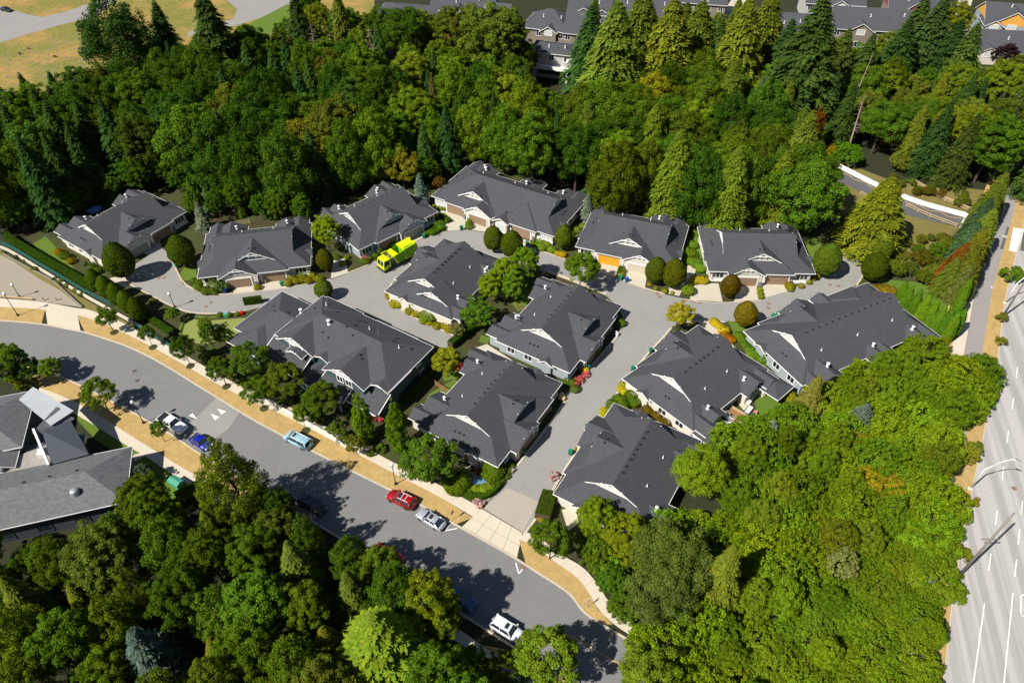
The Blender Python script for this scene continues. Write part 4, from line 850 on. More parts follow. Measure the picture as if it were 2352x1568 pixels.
def spot(kind, u, v, h, tint, label, group=None, rs=1.0, name=None, cat='tree', base=None, hc=.6, block=None):
    """one tree by its crown centre in the picture (or by its foot)"""
    p = G(*base) if base else G(u, v, h*hc)
    USED.append((p.x, p.y, block if block is not None else 5))
    nm = name or LAB.get(kind, ('', 'tree'))[1]
    return plant(kind, p, h, tint, label, group, nm, cat, rs)
# --- single trees that can be told apart
spot('ovate', 268, 80, 29, (.028, .066, .014), 'tallest dark green poplar like tree standing before the dry cemetery lawn', rs=1.15, name='tall_tree', block=9)
spot('fir', 378, 80, 23, CF, 'narrow dark conifer between the tall poplar and the wide conifer', rs=1.25, block=6)
spot('fir', 490, 85, 30, (.024, .05, .012), 'wide tall dark conifer beside the cemetery path', rs=1.45, block=9)
spot('fir', 688, 60, 24, (.02, .042, .012), 'dark slim conifer beside the bright cemetery lawn', rs=1.2, block=7)
spot('cypress', 783, 55, 22, (.06, .075, .012), 'olive conifer beside the low orange walled building', block=7)
spot('maple', 930, 85, 19, DK, 'dark round tree in front of the low dark roofed building', block=9)
spot('alder', 1038, 80, 19, (.062, .085, .01), 'thin yellow green tree before the white balcony block', block=6)
spot('alder', 1130, 95, 23, (.06, .09, .012), 'tall airy tree beside the dark roofed balcony block', rs=1.2, block=9)
spot('cypress', 1410, 115, 30, CY, 'tall yellow green cedar right of the white balcony block', rs=1.5, block=10)
spot('cypress', 1535, 110, 30, (.06, .082, .01), 'tall olive cedar left of the pale upper street', rs=1.5, block=10)
spot('cypress', 1700, 110, 30, (.075, .092, .01), 'tall yellowish cedar right of the pale upper street', rs=1.4, block=10)
spot('fir', 1860, 120, 34, (.026, .052, .012), 'tallest wide conifer between the grey townhouses', rs=1.6, block=10)
spot('fir', 1985, 145, 19, (.03, .052, .012), 'shorter conifer below the taupe gabled townhouse', rs=1.4, block=7)
spot('fir', 2140, 80, 26, (.024, .046, .014), 'dark conifer left of the orange gabled townhouse', rs=1.5, block=8)
spot('fir', 2215, 130, 22, (.026, .05, .012), 'dark conifer beside the pale gabled garage', rs=1.5, block=7)
spot('alder', 2310, 130, 9, PU, 'purple leaved tree beside the dark garage roof', rs=1.3, block=5)
spot('street', 1290, 75, 7, PU, 'purple leaved tree between the grey townhouses', rs=1.4, block=4); spot('street', 1030, 18, 6, PU, 'small purple leaved tree below white bay windows', rs=1.3, block=4)
spot('maple', 705, 335, 15, (.085, .085, .008), 'golden yellow maple in the dark wood', block=8)
spot('maple', 922, 385, 10, (.1, .105, .01), 'yellow leaved small maple behind the house by the truck', block=6)
spot('fir', 995, 230, 17, (.06, .052, .02), 'browning thin conifer in the middle of the wood', rs=.7, block=5)
spot('maple', 1500, 235, 18, (.1, .115, .008), 'yellow topped tree among the cedars', rs=.8, block=7)
spot('fir', 1742, 235, 17, (.035, .065, .05), 'blue green pointed spruce in the wood', block=6)
spot('spruce', 965, 428, 8, BS, 'blue grey spruce between the truck house and the long house', rs=.8, name='blue_spruce', block=3)
spot('spruce', 1350, 470, 7, (.07, .1, .09), 'blue grey spruce between the long house and the orange garage house', rs=.8, name='blue_spruce', block=3)
spot('spruce', 460, 490, 7, (.06, .09, .085), 'blue grey spruce behind the house at the lane bend', rs=.8, name='blue_spruce', block=3)
spot('alder', 1868, 300, 14, OR, 'rusty orange tree at the end of the closed road', rs=.5, block=3)
spot('maple', 1010, 425, 5, (.16, .07, .01), 'small orange leaved tree beside the blue spruce', rs=.8, block=3)
spot('scrub', 1950, 350, 6, (.05, .115, .006), 'bright round bush beside the yellow shrub at the closed road', block=6)
spot('scrub', 1912, 345, 4, (.3, .23, .01), 'bright yellow shrub beside the closed road', rs=.8, block=3)
for k, (kd, u, v, h, t, rs, lab) in enumerate((('alder', 880, 75, 17, MD, 1, 'green airy tree against the low dark roofed building'), ('ovate', 1085, 65, 20, YG, .9, 'yellow green tree before the pale gabled townhouse'), ('alder', 1165, 75, 19, (.07, .1, .01), .9, 'light airy tree left of the white balcony block'), ('fir', 1352, 95, 24, CF, 1.3, 'dark conifer right of the white balcony block'), ('cypress', 1470, 70, 27, CY, 1.5, 'cedar in the tall row left of the pale upper street'), ('cypress', 1600, 95, 26, (.06, .08, .01), 1.5, 'cedar right beside the pale upper street'), ('fir', 1645, 120, 22, (.035, .06, .012), 1.4, 'conifer below the pale upper street'), ('cypress', 1755, 80, 27, CY, 1.5, 'cedar before the dark walled townhouse'), ('fir', 1800, 130, 24, CF, 1.4, 'dark conifer below the dark walled townhouse'), ('fir', 1930, 135, 20, (.034, .056, .012), 1.5, 'conifer before the taupe gable'), ('fir', 2065, 120, 22, CF, 1.5, 'conifer before the red gabled townhouse'), ('fir', 2100, 70, 24, (.03, .05, .012), 1.4, 'dark conifer right of the red gabled townhouse'), ('alder', 2185, 60, 18, YG, .9, 'yellow green tree along the far driveway'), ('fir', 2180, 120, 22, CF, 1.4, 'dark conifer below the far driveway'), ('ovate', 2050, 175, 15, MD, 1, 'round tree below the red gabled townhouse'), ('cypress', 1545, 175, 20, (.06, .085, .01), 1.4, 'shorter cedar under the tall cedar row'))):
    spot(kd, u, v, h, t, lab, rs=rs, block=4)
spot('alder', 872, 1302, 9, (.06, .1, .008), 'leafy tree half covering the scarlet car', rs=.9, block=3); spot('ovate', 800, 1275, 10, (.05, .095, .008), 'dense green tree left of the scarlet car', rs=.9, block=3); spot('pointed', 700, 1225, 12, (.05, .09, .008), 'pointed tree below the black shaded car', rs=.8, block=3); spot('alder', 1012, 1420, 9, (.05, .09, .008), 'leafy tree below the dark blue shaded car', rs=.9, block=3)
# trees round the houses
HB = 'clipped egg shaped tree '
spot('hornbeam', 268, 592, 9.2, (.036, .07, .005), HB+'on the lane before the house by the green fence', rs=1.05, name='hornbeam_tree'); spot('hornbeam', 412, 569, 7.8, (.036, .07, .005), HB+'at the inside of the lane bend', rs=1.15, name='hornbeam_tree')
spot('alder', 748, 530, 8.8, (.08, .135, .006), 'lime green tree between the truck house and its neighbour', rs=1.0); spot('hornbeam', 745, 592, 5.6, (.06, .08, .006), HB+'under the lime green tree', name='hornbeam_tree', rs=1.05)
spot('hornbeam', 742, 660, 4.8, (.045, .09, .006), HB+'against the two storey house roof edge', rs=1.25, name='hornbeam_tree')
spot('hornbeam', 1133, 543, 6.6, (.036, .07, .005), HB+'nearer the tan garage doors', rs=1.05, name='hornbeam_tree'); spot('hornbeam', 1176, 556, 7.2, (.038, .074, .005), HB+'nearer the bright leafy trees', rs=1.1, name='hornbeam_tree')
spot('hornbeam', 1295, 539, 6.4, (.04, .078, .005), HB+'at the white corner window of the longest house', name='hornbeam_tree')
spot('street', 1335, 622, 8.2, (.05, .095, .006), 'round leafy tree on the lane before the orange garage', rs=1.25, name='maple_tree')
spot('hornbeam', 1508, 616, 6.6, (.04, .072, .005), HB+'left of the pair by the beige garage', rs=1.1, name='hornbeam_tree'); spot('hornbeam', 1550, 622, 7, (.046, .074, .005), HB+'right of the pair by the beige garage', rs=1.15, name='hornbeam_tree')
spot('hornbeam', 1680, 652, 5.6, (.11, .095, .006), 'orange tipped egg shaped tree between the driveways', rs=1.15, name='hornbeam_tree'); spot('hornbeam', 1715, 716, 6, (.09, .09, .006), 'bronze egg shaped tree across the lane from the driveways', rs=1.2, name='hornbeam_tree')
spot('street', 1562, 727, 6, (.16, .16, .012), 'yellow round tree at the lane junction', rs=1.25, name='maple_tree')
spot('hornbeam', 1903, 590, 8.2, (.052, .082, .006), HB+'at the far end of the lane', rs=1.1, name='hornbeam_tree'); spot('hornbeam', 2012, 607, 7, (.035, .068, .005), HB+'right of the lane end', rs=1.2, name='hornbeam_tree'); spot('hornbeam', 2032, 562, 7, (.04, .078, .006), HB+'behind the one right of the lane end', name='hornbeam_tree')
for k, (u, v, h) in enumerate(((1165, 628, 8), (1205, 605, 8), (1130, 655, 7), (1180, 655, 7))): spot('alder', u, v, h, (.07, .13, .008), 'bright green tree in the row behind the lane loop house', 'bright trees behind the lane loop house', rs=1.15)
spot('street', 1095, 722, 7, (.045, .095, .01), 'round dark green tree at the corner of the lane loop house', rs=1.3); spot('street', 1025, 832, 6, (.095, .125, .01), 'round yellow green tree beside the red parasol', rs=1.25, name='maple_tree')
spot('street', 1050, 760, 3.4, (.09, .1, .04), 'grey green bush at the end of the lane stub', rs=1.2)
# street trees, north side
ST = 'young street tree '
for (u, v, h, rs, t, lab, b) in ((236, 723, 5.6, 1.0, MD, 'leaning over the sidewalk by the gravel plot crossing', (262, 763)), (342, 770, 5, .85, MD, 'second along the verge from the gravel plot crossing', (352, 797)), (420, 797, 6.6, .95, DK, 'with dark crown beside the putting green', (438, 840)), (501, 848, 6.4, 1.05, MD, 'before the left roof of the two storey house', (521, 887)), (591, 893, 6.8, 1.1, MD, 'fullest on the verge before the two storey house', (607, 937)), (693, 955, 5.8, .62, BR, 'with thin crown on the verge behind the pale blue minivan', (703, 988))):
    spot('street', u, v, h, t, ST+lab, rs=rs, name='street_tree', base=b)
for (u, v, h, t, lab) in ((575, 832, 8, (.045, .08, .008), 'left front corner'), (655, 878, 8, (.055, .08, .008), 'middle front'), (739, 921, 7.4, (.042, .078, .008), 'right front')): spot('street', u, v, h, t, 'full round garden tree hiding the %s of the two storey house' % lab, rs=1.25)
spot('alder', 480, 770, 7, (.04, .08, .008), 'narrow tree beside the putting green', rs=.7); spot('street', 515, 775, 4.5, (.045, .09, .008), 'small round tree beside the putting green', rs=1.1)
spot('poplar', 828, 945, 12, (.055, .11, .006), 'left one of two columnar poplars by the sidewalk', rs=.9, name='poplar_tree'); spot('poplar', 908, 965, 12.5, (.055, .108, .006), 'right one of two columnar poplars by the sidewalk', rs=.9, name='poplar_tree')
spot('street', 815, 1022, 4, (.08, .09, .008), 'small yellow green tree before the left poplar', rs=1.1); spot('street', 985, 1062, 9, (.042, .088, .01), 'large round tree between lamp post and pond patio', rs=1.35, block=4)
# street trees, south side
spot('street', 10, 838, 8.5, (.05, .1, .008), 'large leafy tree at the old building corner', rs=1.2); spot('street', 60, 850, 6, DK, 'dark tree behind the large leafy one by the old building', rs=1.1)
spot('street', 117, 848, 5.5, BR, ST+'beside the large leafy tree before the old building', name='street_tree', rs=.9); spot('street', 228, 906, 6.4, (.06, .105, .008), ST+'with fine crown left of the lamp post and pickup', name='street_tree', rs=1.25)
spot('street', 362, 982, 4.6, (.055, .1, .008), ST+'hiding the flank of the white pickup', name='street_tree', rs=.85, base=(379, 1014))
spot('pointed', 528, 1105, 19, (.055, .095, .008), 'tall pointed tree before the street, throwing a long shadow', rs=1.0, block=6, hc=.5)
spot('alder', 640, 1165, 9, DK, 'dark tree at the street before the dark parked car', rs=.8, block=3)
spot('street', 330, 1085, 4, (.05, .075, .06), 'blue grey shrub tree before the green cabinet', rs=1.0)
spot('alder', 985, 1385, 12, (.085, .115, .008), 'yellow green tree leaning out over the street', rs=.9, block=5)
spot('street', 1255, 1518, 9.5, (.075, .125, .01), 'round yellow green tree below the white car', rs=1.2, block=4); spot('street', 1488, 1550, 8.5, (.075, .12, .01), 'round green tree at the yellow centre line', rs=1.2, block=4)
spot('fir', 870, 1470, 15, (.075, .115, .01), 'big yellow green conifer with fanned branches near the street', rs=2.1, block=9)
spot('spruce', 335, 1490, 12, BS, 'blue grey spruce in the dark corner wood', rs=.8, block=4)
spot('street', 1265, 1245, 7.5, (.045, .085, .007), 'leafy tree right of the lane entry', rs=1.1, block=4)
spot('fir', 1665, 1310, 15, (.06, .085, .012), 'shaggy conifer standing out of the bright wood', rs=1.0, block=6)
spot('maple', 1545, 1290, 12, (.05, .075, .014), 'grey green dense tree between sidewalk and shaggy conifer', rs=1.1, block=7); spot('maple', 1520, 1370, 10, (.05, .075, .016), 'grey green dense tree hanging over the sidewalk bend', rs=1.05, block=6)
spot('maple', 1612, 1085, 10, (.075, .13, .007), 'round bright maple against the roof by the lane entry', rs=.95, block=7)
spot('alder', 1370, 1190, 8, (.065, .12, .007), 'bright leafy tree before the porch by the lane entry', rs=1.1, block=4); spot('alder', 1445, 1235, 9, (.085, .12, .007), 'yellow green tree at the roof tip by the lane entry', rs=1.1, block=4)
spot('scrub', 2020, 1110, 6, (.13, .115, .008), 'golden shrub tree in the middle of the bright wood', rs=1.0, block=4); spot('scrub', 1980, 1020, 5, (.11, .105, .008), 'smaller golden shrub tree in the bright wood', rs=.8, block=3)
spot('spruce', 1980, 955, 7, (.055, .08, .07), 'pale blue spruce inside the bright wood', rs=1.1, block=3); spot('spruce', 1770, 985, 5, (.08, .11, .1), 'small blue spruce behind the timber patio', rs=1.2, block=3)
spot('fir', 1870, 895, 9, (.09, .09, .02), 'spiky olive tree at the corner of the long house', rs=1.1, block=4)
spot('scrub', 1935, 1290, 5.5, (.11, .125, .04), 'pale cream shrub tree in the bright wood', rs=.7, block=3)
# cedars along the arterial road and the clipped cedar hedge
spot('cypress', 2025, 475, 17, (.07, .092, .008), 'big yellow green cedar before the closed road', rs=1.9, block=8)
for k, (u, v, h, t) in enumerate(((2275, 470, 12, CY), (2255, 500, 12, (.03, .06, .03)), (2262, 525, 12, CY), (2225, 555, 12, (.035, .07, .03)), (2240, 570, 12, (.085, .085, .008)), (2200, 600, 11, (.16, .07, .012)), (2225, 610, 12, CY), (2185, 625, 9, CY), (2290, 440, 12, CY), (2215, 640, 9, (.07, .085, .02)))):
    spot('cypress', u, v, h, t, 'leaning cedar in the row beside the wide road sidewalk', 'cedars beside the wide road', rs=1.25, block=2)
for k, (u, v) in enumerate(((2085, 680), (2105, 690), (2125, 702), (2143, 714), (2160, 727), (2178, 738), (2197, 715), (2208, 690), (2218, 665), (2190, 745), (2205, 735), (2072, 672))):
    spot('thuja', u, v, 6.6, (.042, .09, .006), 'tall clipped cedar in the hedge at the lawn beside the long house', 'cedars in the hedge', rs=1.0, name='hedge_cedar', block=1)
# far left garden row beside the green fence
for k, (u, v) in enumerate(((215, 640), (240, 655), (265, 672), (288, 690), (312, 705))): spot('hornbeam', u, v, 6, (.04, .09, .006), 'leafy clipped tree in the screen beside the green fence', 'screen trees beside the green fence', rs=.9, name='screen_tree')
for k, (u, v, lab) in enumerate(((470, 745, 'on the putting green edge'), (398, 722, 'at the corner of the putting green bed'))): spot('street', u, v, 3.2, (.06, .1, .01), 'low bushy tree '+lab, rs=1.2)
# --- woods
zone([(0, 235), (160, 200), (240, 180), (330, 190), (420, 130), (560, 110), (720, 150), (800, 200), (850, 310), (760, 365), (600, 380), (460, 350), (330, 330), (210, 355), (90, 400), (0, 425), (-120, 430), (-120, 260)], 115, 5.9, [('maple', .14, 15, 20, [DK, DK, MD, (.03, .07, .008)], 1.0), ('ovate', .34, 15, 22, [DK, MD, (.03, .07, .008)], 1.0), ('alder', .17, 14, 20, [MD, (.035, .075, .012), OL], 1.0), ('fir', .35, 15, 22, [CF], 1)], 'in the dark wood behind the left houses', 1)
zone([(780, 120), (860, 130), (1000, 150), (1200, 170), (1240, 230), (1290, 280), (1330, 330), (1330, 360), (1200, 335), (1080, 290), (960, 340), (860, 335), (800, 250)], 60, 5.9, [('maple', .15, 12, 17, [MD, BR, DK], 1), ('ovate', .3, 13, 20, [MD, BR, DK], 1), ('alder', .27, 12, 19, [BR, YG, MD], 1.1), ('fir', .28, 12, 18, [CF], .9)], 'in the middle wood behind the long house', 2)
zone([(1340, 200), (1420, 190), (1560, 180), (1720, 170), (1840, 220), (1850, 300), (1850, 400), (1860, 460), (1780, 430), (1660, 430), (1560, 405), (1440, 395), (1370, 380), (1300, 320)], 80, 6.0, [('maple', .4, 13, 18, [DK, MD, MD, (.05, .075, .006)], 1.05), ('ovate', .33, 14, 20, [DK, MD, (.05, .075, .006)], 1.0), ('cypress', .17, 14, 22, [CY, (.055, .085, .008)], 1.1), ('alder', .1, 12, 17, [BR], 1)], 'in the wood behind the orange garage house', 3)
zone([(1780, 190), (1900, 180), (2080, 170), (2240, 180), (2352, 150), (2440, 200), (2440, 400), (2340, 350), (2220, 335), (2100, 310), (1960, 265), (1880, 230)], 70, 5.9, [('alder', .42, 10, 17, [OL, YG, MD, (.06, .08, .01)], 1.15), ('maple', .2, 11, 15, [MD, OL], 1), ('fir', .3, 13, 20, [(.034, .056, .012), CF], 1), ('cypress', .08, 12, 16, [CY], 1)], 'in the mixed wood beside the wide road', 4)
zone([(700, 20), (860, 60), (880, 130), (760, 140), (600, 110), (620, 70)], 12, 7, [('alder', .6, 11, 16, [YG, MD], 1), ('fir', .4, 14, 20, [CF], .9)], 'at the cemetery edge', 5)
zone([(-40, 1290), (120, 1255), (240, 1190), (330, 1120), (420, 1170), (500, 1200), (600, 1210), (720, 1215), (830, 1300), (900, 1330), (960, 1450), (1020, 1560), (1100, 1620), (1000, 1700), (-60, 1700)], 80, 4.4, [('ovate', .3, 9, 14, [MD, (.05, .092, .008), (.042, .085, .007)], .95), ('pointed', .15, 10, 15, [(.05, .095, .008), (.06, .1, .009)], .9), ('alder', .35, 9, 13, [(.055, .092, .007), MD, (.05, .1, .008), OL], 1.0), ('cypress', .12, 8, 11, [(.06, .07, .008)], 1.1), ('fir', .08, 10, 14, [(.05, .075, .012)], 1)], 'in the shady wood by the street', 6)
zone([(2020, 1240), (2160, 1230), (2165, 1330), (2150, 1450), (2140, 1620), (1700, 1640), (1680, 1500), (1800, 1420), (1900, 1330)], 130, 2.3, [('thicket', .9, 2.2, 4.4, [(.066, .118, .007), (.074, .124, .008), (.082, .13, .009)], 1.45), ('ovate', .1, 4.5, 6, [(.07, .125, .007)], 1.2)], 'in the low scrub beside the wide road', 23)
zone([(1680, 1010), (1760, 960), (1850, 930), (1950, 860), (2080, 790), (2170, 790), (2262, 830), (2268, 880), (2195, 960), (2175, 1080), (2172, 1200), (2155, 1260), (1990, 1300), (1800, 1440), (1700, 1520), (1650, 1620), (1500, 1440), (1440, 1330), (1500, 1230), (1580, 1180), (1660, 1120)], 190, 2.9, [('thicket', .66, 3.0, 7.5, [(.075, .135, .007), (.088, .14, .007), (.098, .15, .008), (.065, .12, .007)], 1.25), ('ovate', .2, 6, 9, [(.07, .12, .007), (.08, .13, .007), (.08, .112, .009)], 1.1), ('pointed', .14, 6.5, 9.5, [(.065, .12, .007), (.085, .13, .007)], 1.0)], 'in the bright wood beside the wide road', 7)
zone([(1060, 1520), (1150, 1500), (1230, 1580), (1100, 1620)], 4, 4, [('scrub', 1, 4, 6, [MD], 1)], 'at the sidewalk by the white car', 8)
zone([(2050, 610), (2120, 560), (2200, 560), (2190, 640), (2100, 640)], 14, 3, [('scrub', 1, 2.2, 4.2, [OL, MD, (.07, .1, .01)], .9)], 'on the rough slope below the closed road', 9)
zone([(1960, 335), (2100, 370), (2230, 395), (2290, 410), (2240, 420), (2100, 395)], 10, 3.5, [('scrub', 1, 2.5, 5, [BR, OL, YG], 1)], 'on the rough slope above the closed road', 10)
zone([(430, 430), (560, 440), (700, 430), (700, 480), (560, 480), (420, 470)], 12, 4.5, [('alder', .6, 6, 9, [(.045, .1, .008), MD], .9), ('cypress', .4, 6, 9, [(.045, .085, .008)], .8)], 'behind the house at the lane bend', 11)
US = [('alder', .55, 5, 9, [DK, MD, (.04, .09, .008)], 1.1), ('scrub', .3, 3.5, 5.5, [DK, MD], 1.0), ('spruce', .15, 5, 8, [CF, (.03, .06, .02)], .9)]
zone([(40, 470), (200, 395), (330, 350), (440, 380), (450, 430), (330, 400), (220, 435), (100, 500), (0, 520), (-60, 500)], 26, 4.0, US, 'at the wood edge behind the fence side house', 12, False)
zone([(440, 395), (560, 395), (700, 405), (760, 375), (850, 345), (860, 385), (770, 425), (700, 470), (560, 472), (450, 455)], 26, 4.0, US, 'at the wood edge behind the lane bend house', 13, False)
zone([(900, 370), (1000, 335), (1080, 300), (1200, 345), (1350, 385), (1365, 430), (1200, 380), (1090, 345), (1000, 395), (920, 420)], 26, 4.0, US, 'at the wood edge behind the longest house', 14, False)
zone([(1370, 395), (1560, 420), (1700, 440), (1850, 460), (1900, 500), (1850, 512), (1700, 478), (1560, 455), (1390, 440)], 26, 4.0, US, 'at the wood edge behind the orange garage house', 15, False)
zone([(860, 60), (1000, 70), (1200, 100), (1220, 170), (1000, 150), (860, 130)], 14, 6, [('alder', .6, 10, 15, [MD, YG], 1), ('maple', .4, 10, 14, [DK, MD], 1)], 'before the far townhouses', 16)
zone([(1330, 60), (1500, 40), (1700, 60), (1850, 100), (2100, 110), (2300, 150), (2352, 170), (2352, 190), (2100, 170), (1850, 190), (1500, 170), (1350, 160)], 30, 6.5, [('cypress', .4, 16, 24, [CY, (.055, .08, .01)], 1.1), ('fir', .35, 15, 22, [CF, (.032, .055, .012)], 1), ('alder', .25, 10, 15, [MD, YG], 1)], 'before the far townhouses', 17)
zone([(-60, 1250), (60, 1290), (200, 1230), (300, 1180), (480, 1230), (760, 1250), (920, 1370), (1020, 1560), (1080, 1640), (-60, 1680)], 45, 4.0, [('scrub', .6, 4, 6.5, [DK, MD], 1.1), ('alder', .4, 6, 9, [DK, MD, (.045, .075, .006)], 1.0)], 'low in the shady wood by the street', 18)
zone([(2045, 540), (2120, 535), (2200, 540), (2190, 620), (2100, 640), (2050, 620)], 34, 1, [('scrub', 1, 1.2, 2.6, [OL, MD, (.09, .1, .012), (.08, .06, .015)], .8)], 'in the scrub below the closed road', 19, False)
zone([(2050, 400), (2120, 425), (2230, 440), (2225, 480), (2120, 445), (2060, 425)], 24, 1, [('scrub', 1, 1.0, 2.4, [OL, BR, (.12, .09, .015)], .8)], 'in the scrub above the closed road', 20, False)
zone([(430, 145), (560, 120), (700, 115), (720, 150), (560, 170), (430, 180)], 12, 6, [('fir', .5, 16, 22, [CF], 1.2), ('alder', .5, 13, 17, [MD, OL], 1)], 'at the cemetery edge of the dark wood', 21)
zone([(1335, 1235), (1380, 1255), (1440, 1330), (1500, 1400), (1580, 1465), (1680, 1550), (1620, 1580), (1520, 1450), (1450, 1410), (1405, 1350), (1380, 1310)], 26, 2.4, [('thicket', 1, 3, 5.5, [(.055, .1, .008), (.045, .085, .007), (.07, .11, .008)], 1.1)], 'hanging over the sidewalk bend', 22)
# --- shrubs in the beds
SHG = 'clipped round shrubs in the beds'
def shrubs(lst, tint, where, h=(.9, 1.4), kind='shrub'):
    for (u, v) in lst:
        hh = random.uniform(*h); p = G(u, v, hh*.5)
        plant(kind, p, hh, tint, 'round green shrub '+where, 'shrubs '+where, 'shrub', 'shrub', rs=random.uniform(.85, 1.1), var=.15)
zB = lambda x, y: (428.7+x/7.314, 474.7+y/7.314)
shrubs([zB(*q) for q in ((1760, 1210), (1840, 1230), (1960, 1210), (2050, 1230), (2150, 1210), (2220, 1200), (1700, 1270), (1190, 1345), (2100, 1150), (1930, 1150))], (.1, .11, .008), 'in the bed right of the brown garages')
shrubs([zB(*q) for q in ((210, 1250), (180, 1330), (240, 1370), (330, 1400), (400, 1410), (470, 1430), (120, 1240))], (.05, .085, .01), 'in the bed at the lane bend'); shrubs([zB(500, 1310), zB(590, 1320)], (.045, .075, .02), 'with big leaves beside the blue bin', (2, 2.4), 'loose')
z2 = lambda x, y: (957+x/4.552, 344.5+y/4.552)
shrubs([z2(*q) for q in ((180, 580), (230, 597), (262, 608), (290, 615), (325, 625))], (.06, .1, .01), 'under the tan wall of the longest house', (.5, .7))
shrubs([z2(*q) for q in ((180, 800), (215, 780), (165, 850), (205, 840), (125, 860), (95, 868), (250, 760), (255, 800))], (.05, .1, .008), 'at the driveway bend of the longest house')
shrubs([z2(*q) for q in ((1215, 970), (1280, 950), (1260, 990), (1310, 1010), (1360, 990), (1420, 1040), (1400, 1030), (1320, 975))], (.075, .12, .01), 'under the white corner window'); shrubs([z2(1478, 1078), z2(1528, 1090)], (.24, .2, .008), 'bright yellow beside the lane')
shrubs([z2(*q) for q in ((1680, 830), (1735, 790), (1690, 900), (1620, 920), (1610, 870), (1830, 1150), (1865, 1190), (1880, 1210))], (.07, .1, .01), 'between the long house and the orange garage house')
shrubs([z2(545, 760), z2(550, 790), z2(570, 710)], (.06, .1, .008), 'between the tan garage doors', (1, 1.3))
z3 = lambda x, y: (1263.3+x/3.413, 421.1+y/3.413)
shrubs([z3(*q) for q in ((565, 680), (555, 710), (1645, 830), (1650, 860), (1655, 885))], (.1, .115, .008), 'between two driveways', (.9, 1.3))
shrubs([z3(*q) for q in ((1130, 755), (1165, 755), (1205, 755))], (.22, .19, .01), 'yellow in the hedge at the driveway', (1.2, 1.5)); shrubs([z3(*q) for q in ((1120, 480), (1090, 540), (1130, 560), (1200, 620), (1185, 660), (1150, 620), (1090, 600), (1085, 830))], (.06, .11, .008), 'between the orange garage house and its neighbour', (1.2, 2))
shrubs([z3(*q) for q in ((1880, 800), (1885, 825), (1970, 800), (2030, 770), (2065, 740), (2090, 720), (2075, 700))], (.1, .1, .008), 'along the lane at the far end house')
shrubs([z3(*q) for q in ((780, 790), (830, 820), (900, 840), (960, 855))], (.14, .13, .01), 'low yellow under the tree pair', (.5, .8))
z4 = lambda x, y: (880.5+x/3.84, 597.2+y/3.84)
shrubs([z4(*q) for q in ((60, 280), (62, 310), (90, 345), (130, 385), (95, 380), (230, 445), (285, 470), (355, 525), (405, 545), (470, 575), (525, 575), (580, 600), (600, 610))], (.14, .14, .008), 'in the bed under the cream wall'); shrubs([z4(390, 490)], (.06, .11, .01), 'largest in the bed under the cream wall', (2, 2.3))
shrubs([z4(*q) for q in ((1620, 1070), (1670, 1080), (1690, 1130), (1870, 800), (2100, 550))], (.06, .1, .01), 'along the lane edge below the parasol house')
z6 = lambda x, y: (1225+x/2.4577, 627.8+y/2.4577)
shrubs([z6(*q) for q in ((485, 715), (555, 690), (570, 720), (450, 740), (505, 735))], (.045, .085, .006), 'round at the house corner on the lane', (1.4, 2.0)); shrubs([z6(*q) for q in ((495, 650), (505, 630), (405, 775), (400, 790), (520, 670))], (.2, .21, .01), 'yellow at the house corner on the lane', (.9, 1.3))
shrubs([z6(*q) for q in ((650, 770), (690, 800), (720, 820), (750, 840), (640, 760))], (.12, .09, .008), 'rusty along the cream wall', (.9, 1.3)); shrubs([z6(*q) for q in ((1030, 280), (1050, 295), (1075, 320), (1020, 270))], (.24, .2, .01), 'yellow at the lane junction'); shrubs([z6(*q) for q in ((1080, 340), (1100, 355), (1120, 370))], (.3, .13, .01), 'orange at the lane junction')
shrubs([z6(*q) for q in ((1180, 370), (1200, 400), (1225, 430), (1240, 450), (1290, 480), (1160, 350))], (.06, .11, .008), 'along the blue grey wall', (1, 1.5)); shrubs([z6(*q) for q in ((1380, 650), (1410, 665), (1440, 685), (1370, 640))], (.14, .17, .01), 'bright at the lawn behind the deck', (1.3, 1.7))
shrubs([z6(*q) for q in ((1960, 85), (1990, 90), (2020, 95), (1975, 100))], (.17, .13, .008), 'golden at the end of the long house', (1.3, 1.8))
zP = lambda x, y: (1025.9+x/11.377, 1025.9+y/11.377)
shrubs([zP(*q) for q in ((605, 1130), (740, 1130), (790, 1100), (960, 1120), (1010, 1060), (1150, 1030))], (.1, .14, .01), 'in the bed before the pond', (.9, 1.3)); shrubs([zP(*q) for q in ((1240, 570), (1200, 640))], (.055, .1, .006), 'tall and clipped at the pond patio', (2.2, 2.6)); shrubs([zP(*q) for q in ((1290, 860), (1340, 800), (1400, 750), (1480, 640), (1540, 750), (1430, 850), (1600, 600), (1680, 500))], (.06, .1, .008), 'along the lane beside the pond patio', (.8, 1.2)); shrubs([zP(280, 880), zP(250, 980), zP(320, 830), zP(210, 900)], (.05, .09, .006), 'tall at the street side of the pond patio', (2.2, 2.8))
zA = lambda x, y: (x/6.826, 535.9+y/6.826)
shrubs([zA(*q) for q in ((915, 285), (1105, 425), (900, 270))], (.2, .14, .008), 'golden at the fence side house'); shrubs([zA(*q) for q in ((1000, 340), (1060, 360), (960, 320), (1540, 570), (1440, 540))], (.06, .1, .01), 'green at the fence side house')
shrubs([zA(*q) for q in ((520, 550), (560, 560), (240, 370), (380, 430), (860, 720), (940, 760), (1040, 820), (1180, 890), (1260, 970), (1300, 950), (50, 300))], (.07, .1, .02), 'on the stony bank below the green fence', (.5, .9), 'loose')
shrubs([(1010, 660), (985, 690), (350, 690), (385, 725), (525, 722), (545, 720), (505, 722), (388, 715)], (.06, .09, .01), 'in the bed by the putting green', (.6, 1)); shrubs([(555, 718)], (.5, .02, .01), 'red in the bed by the putting green', (.6, .8))
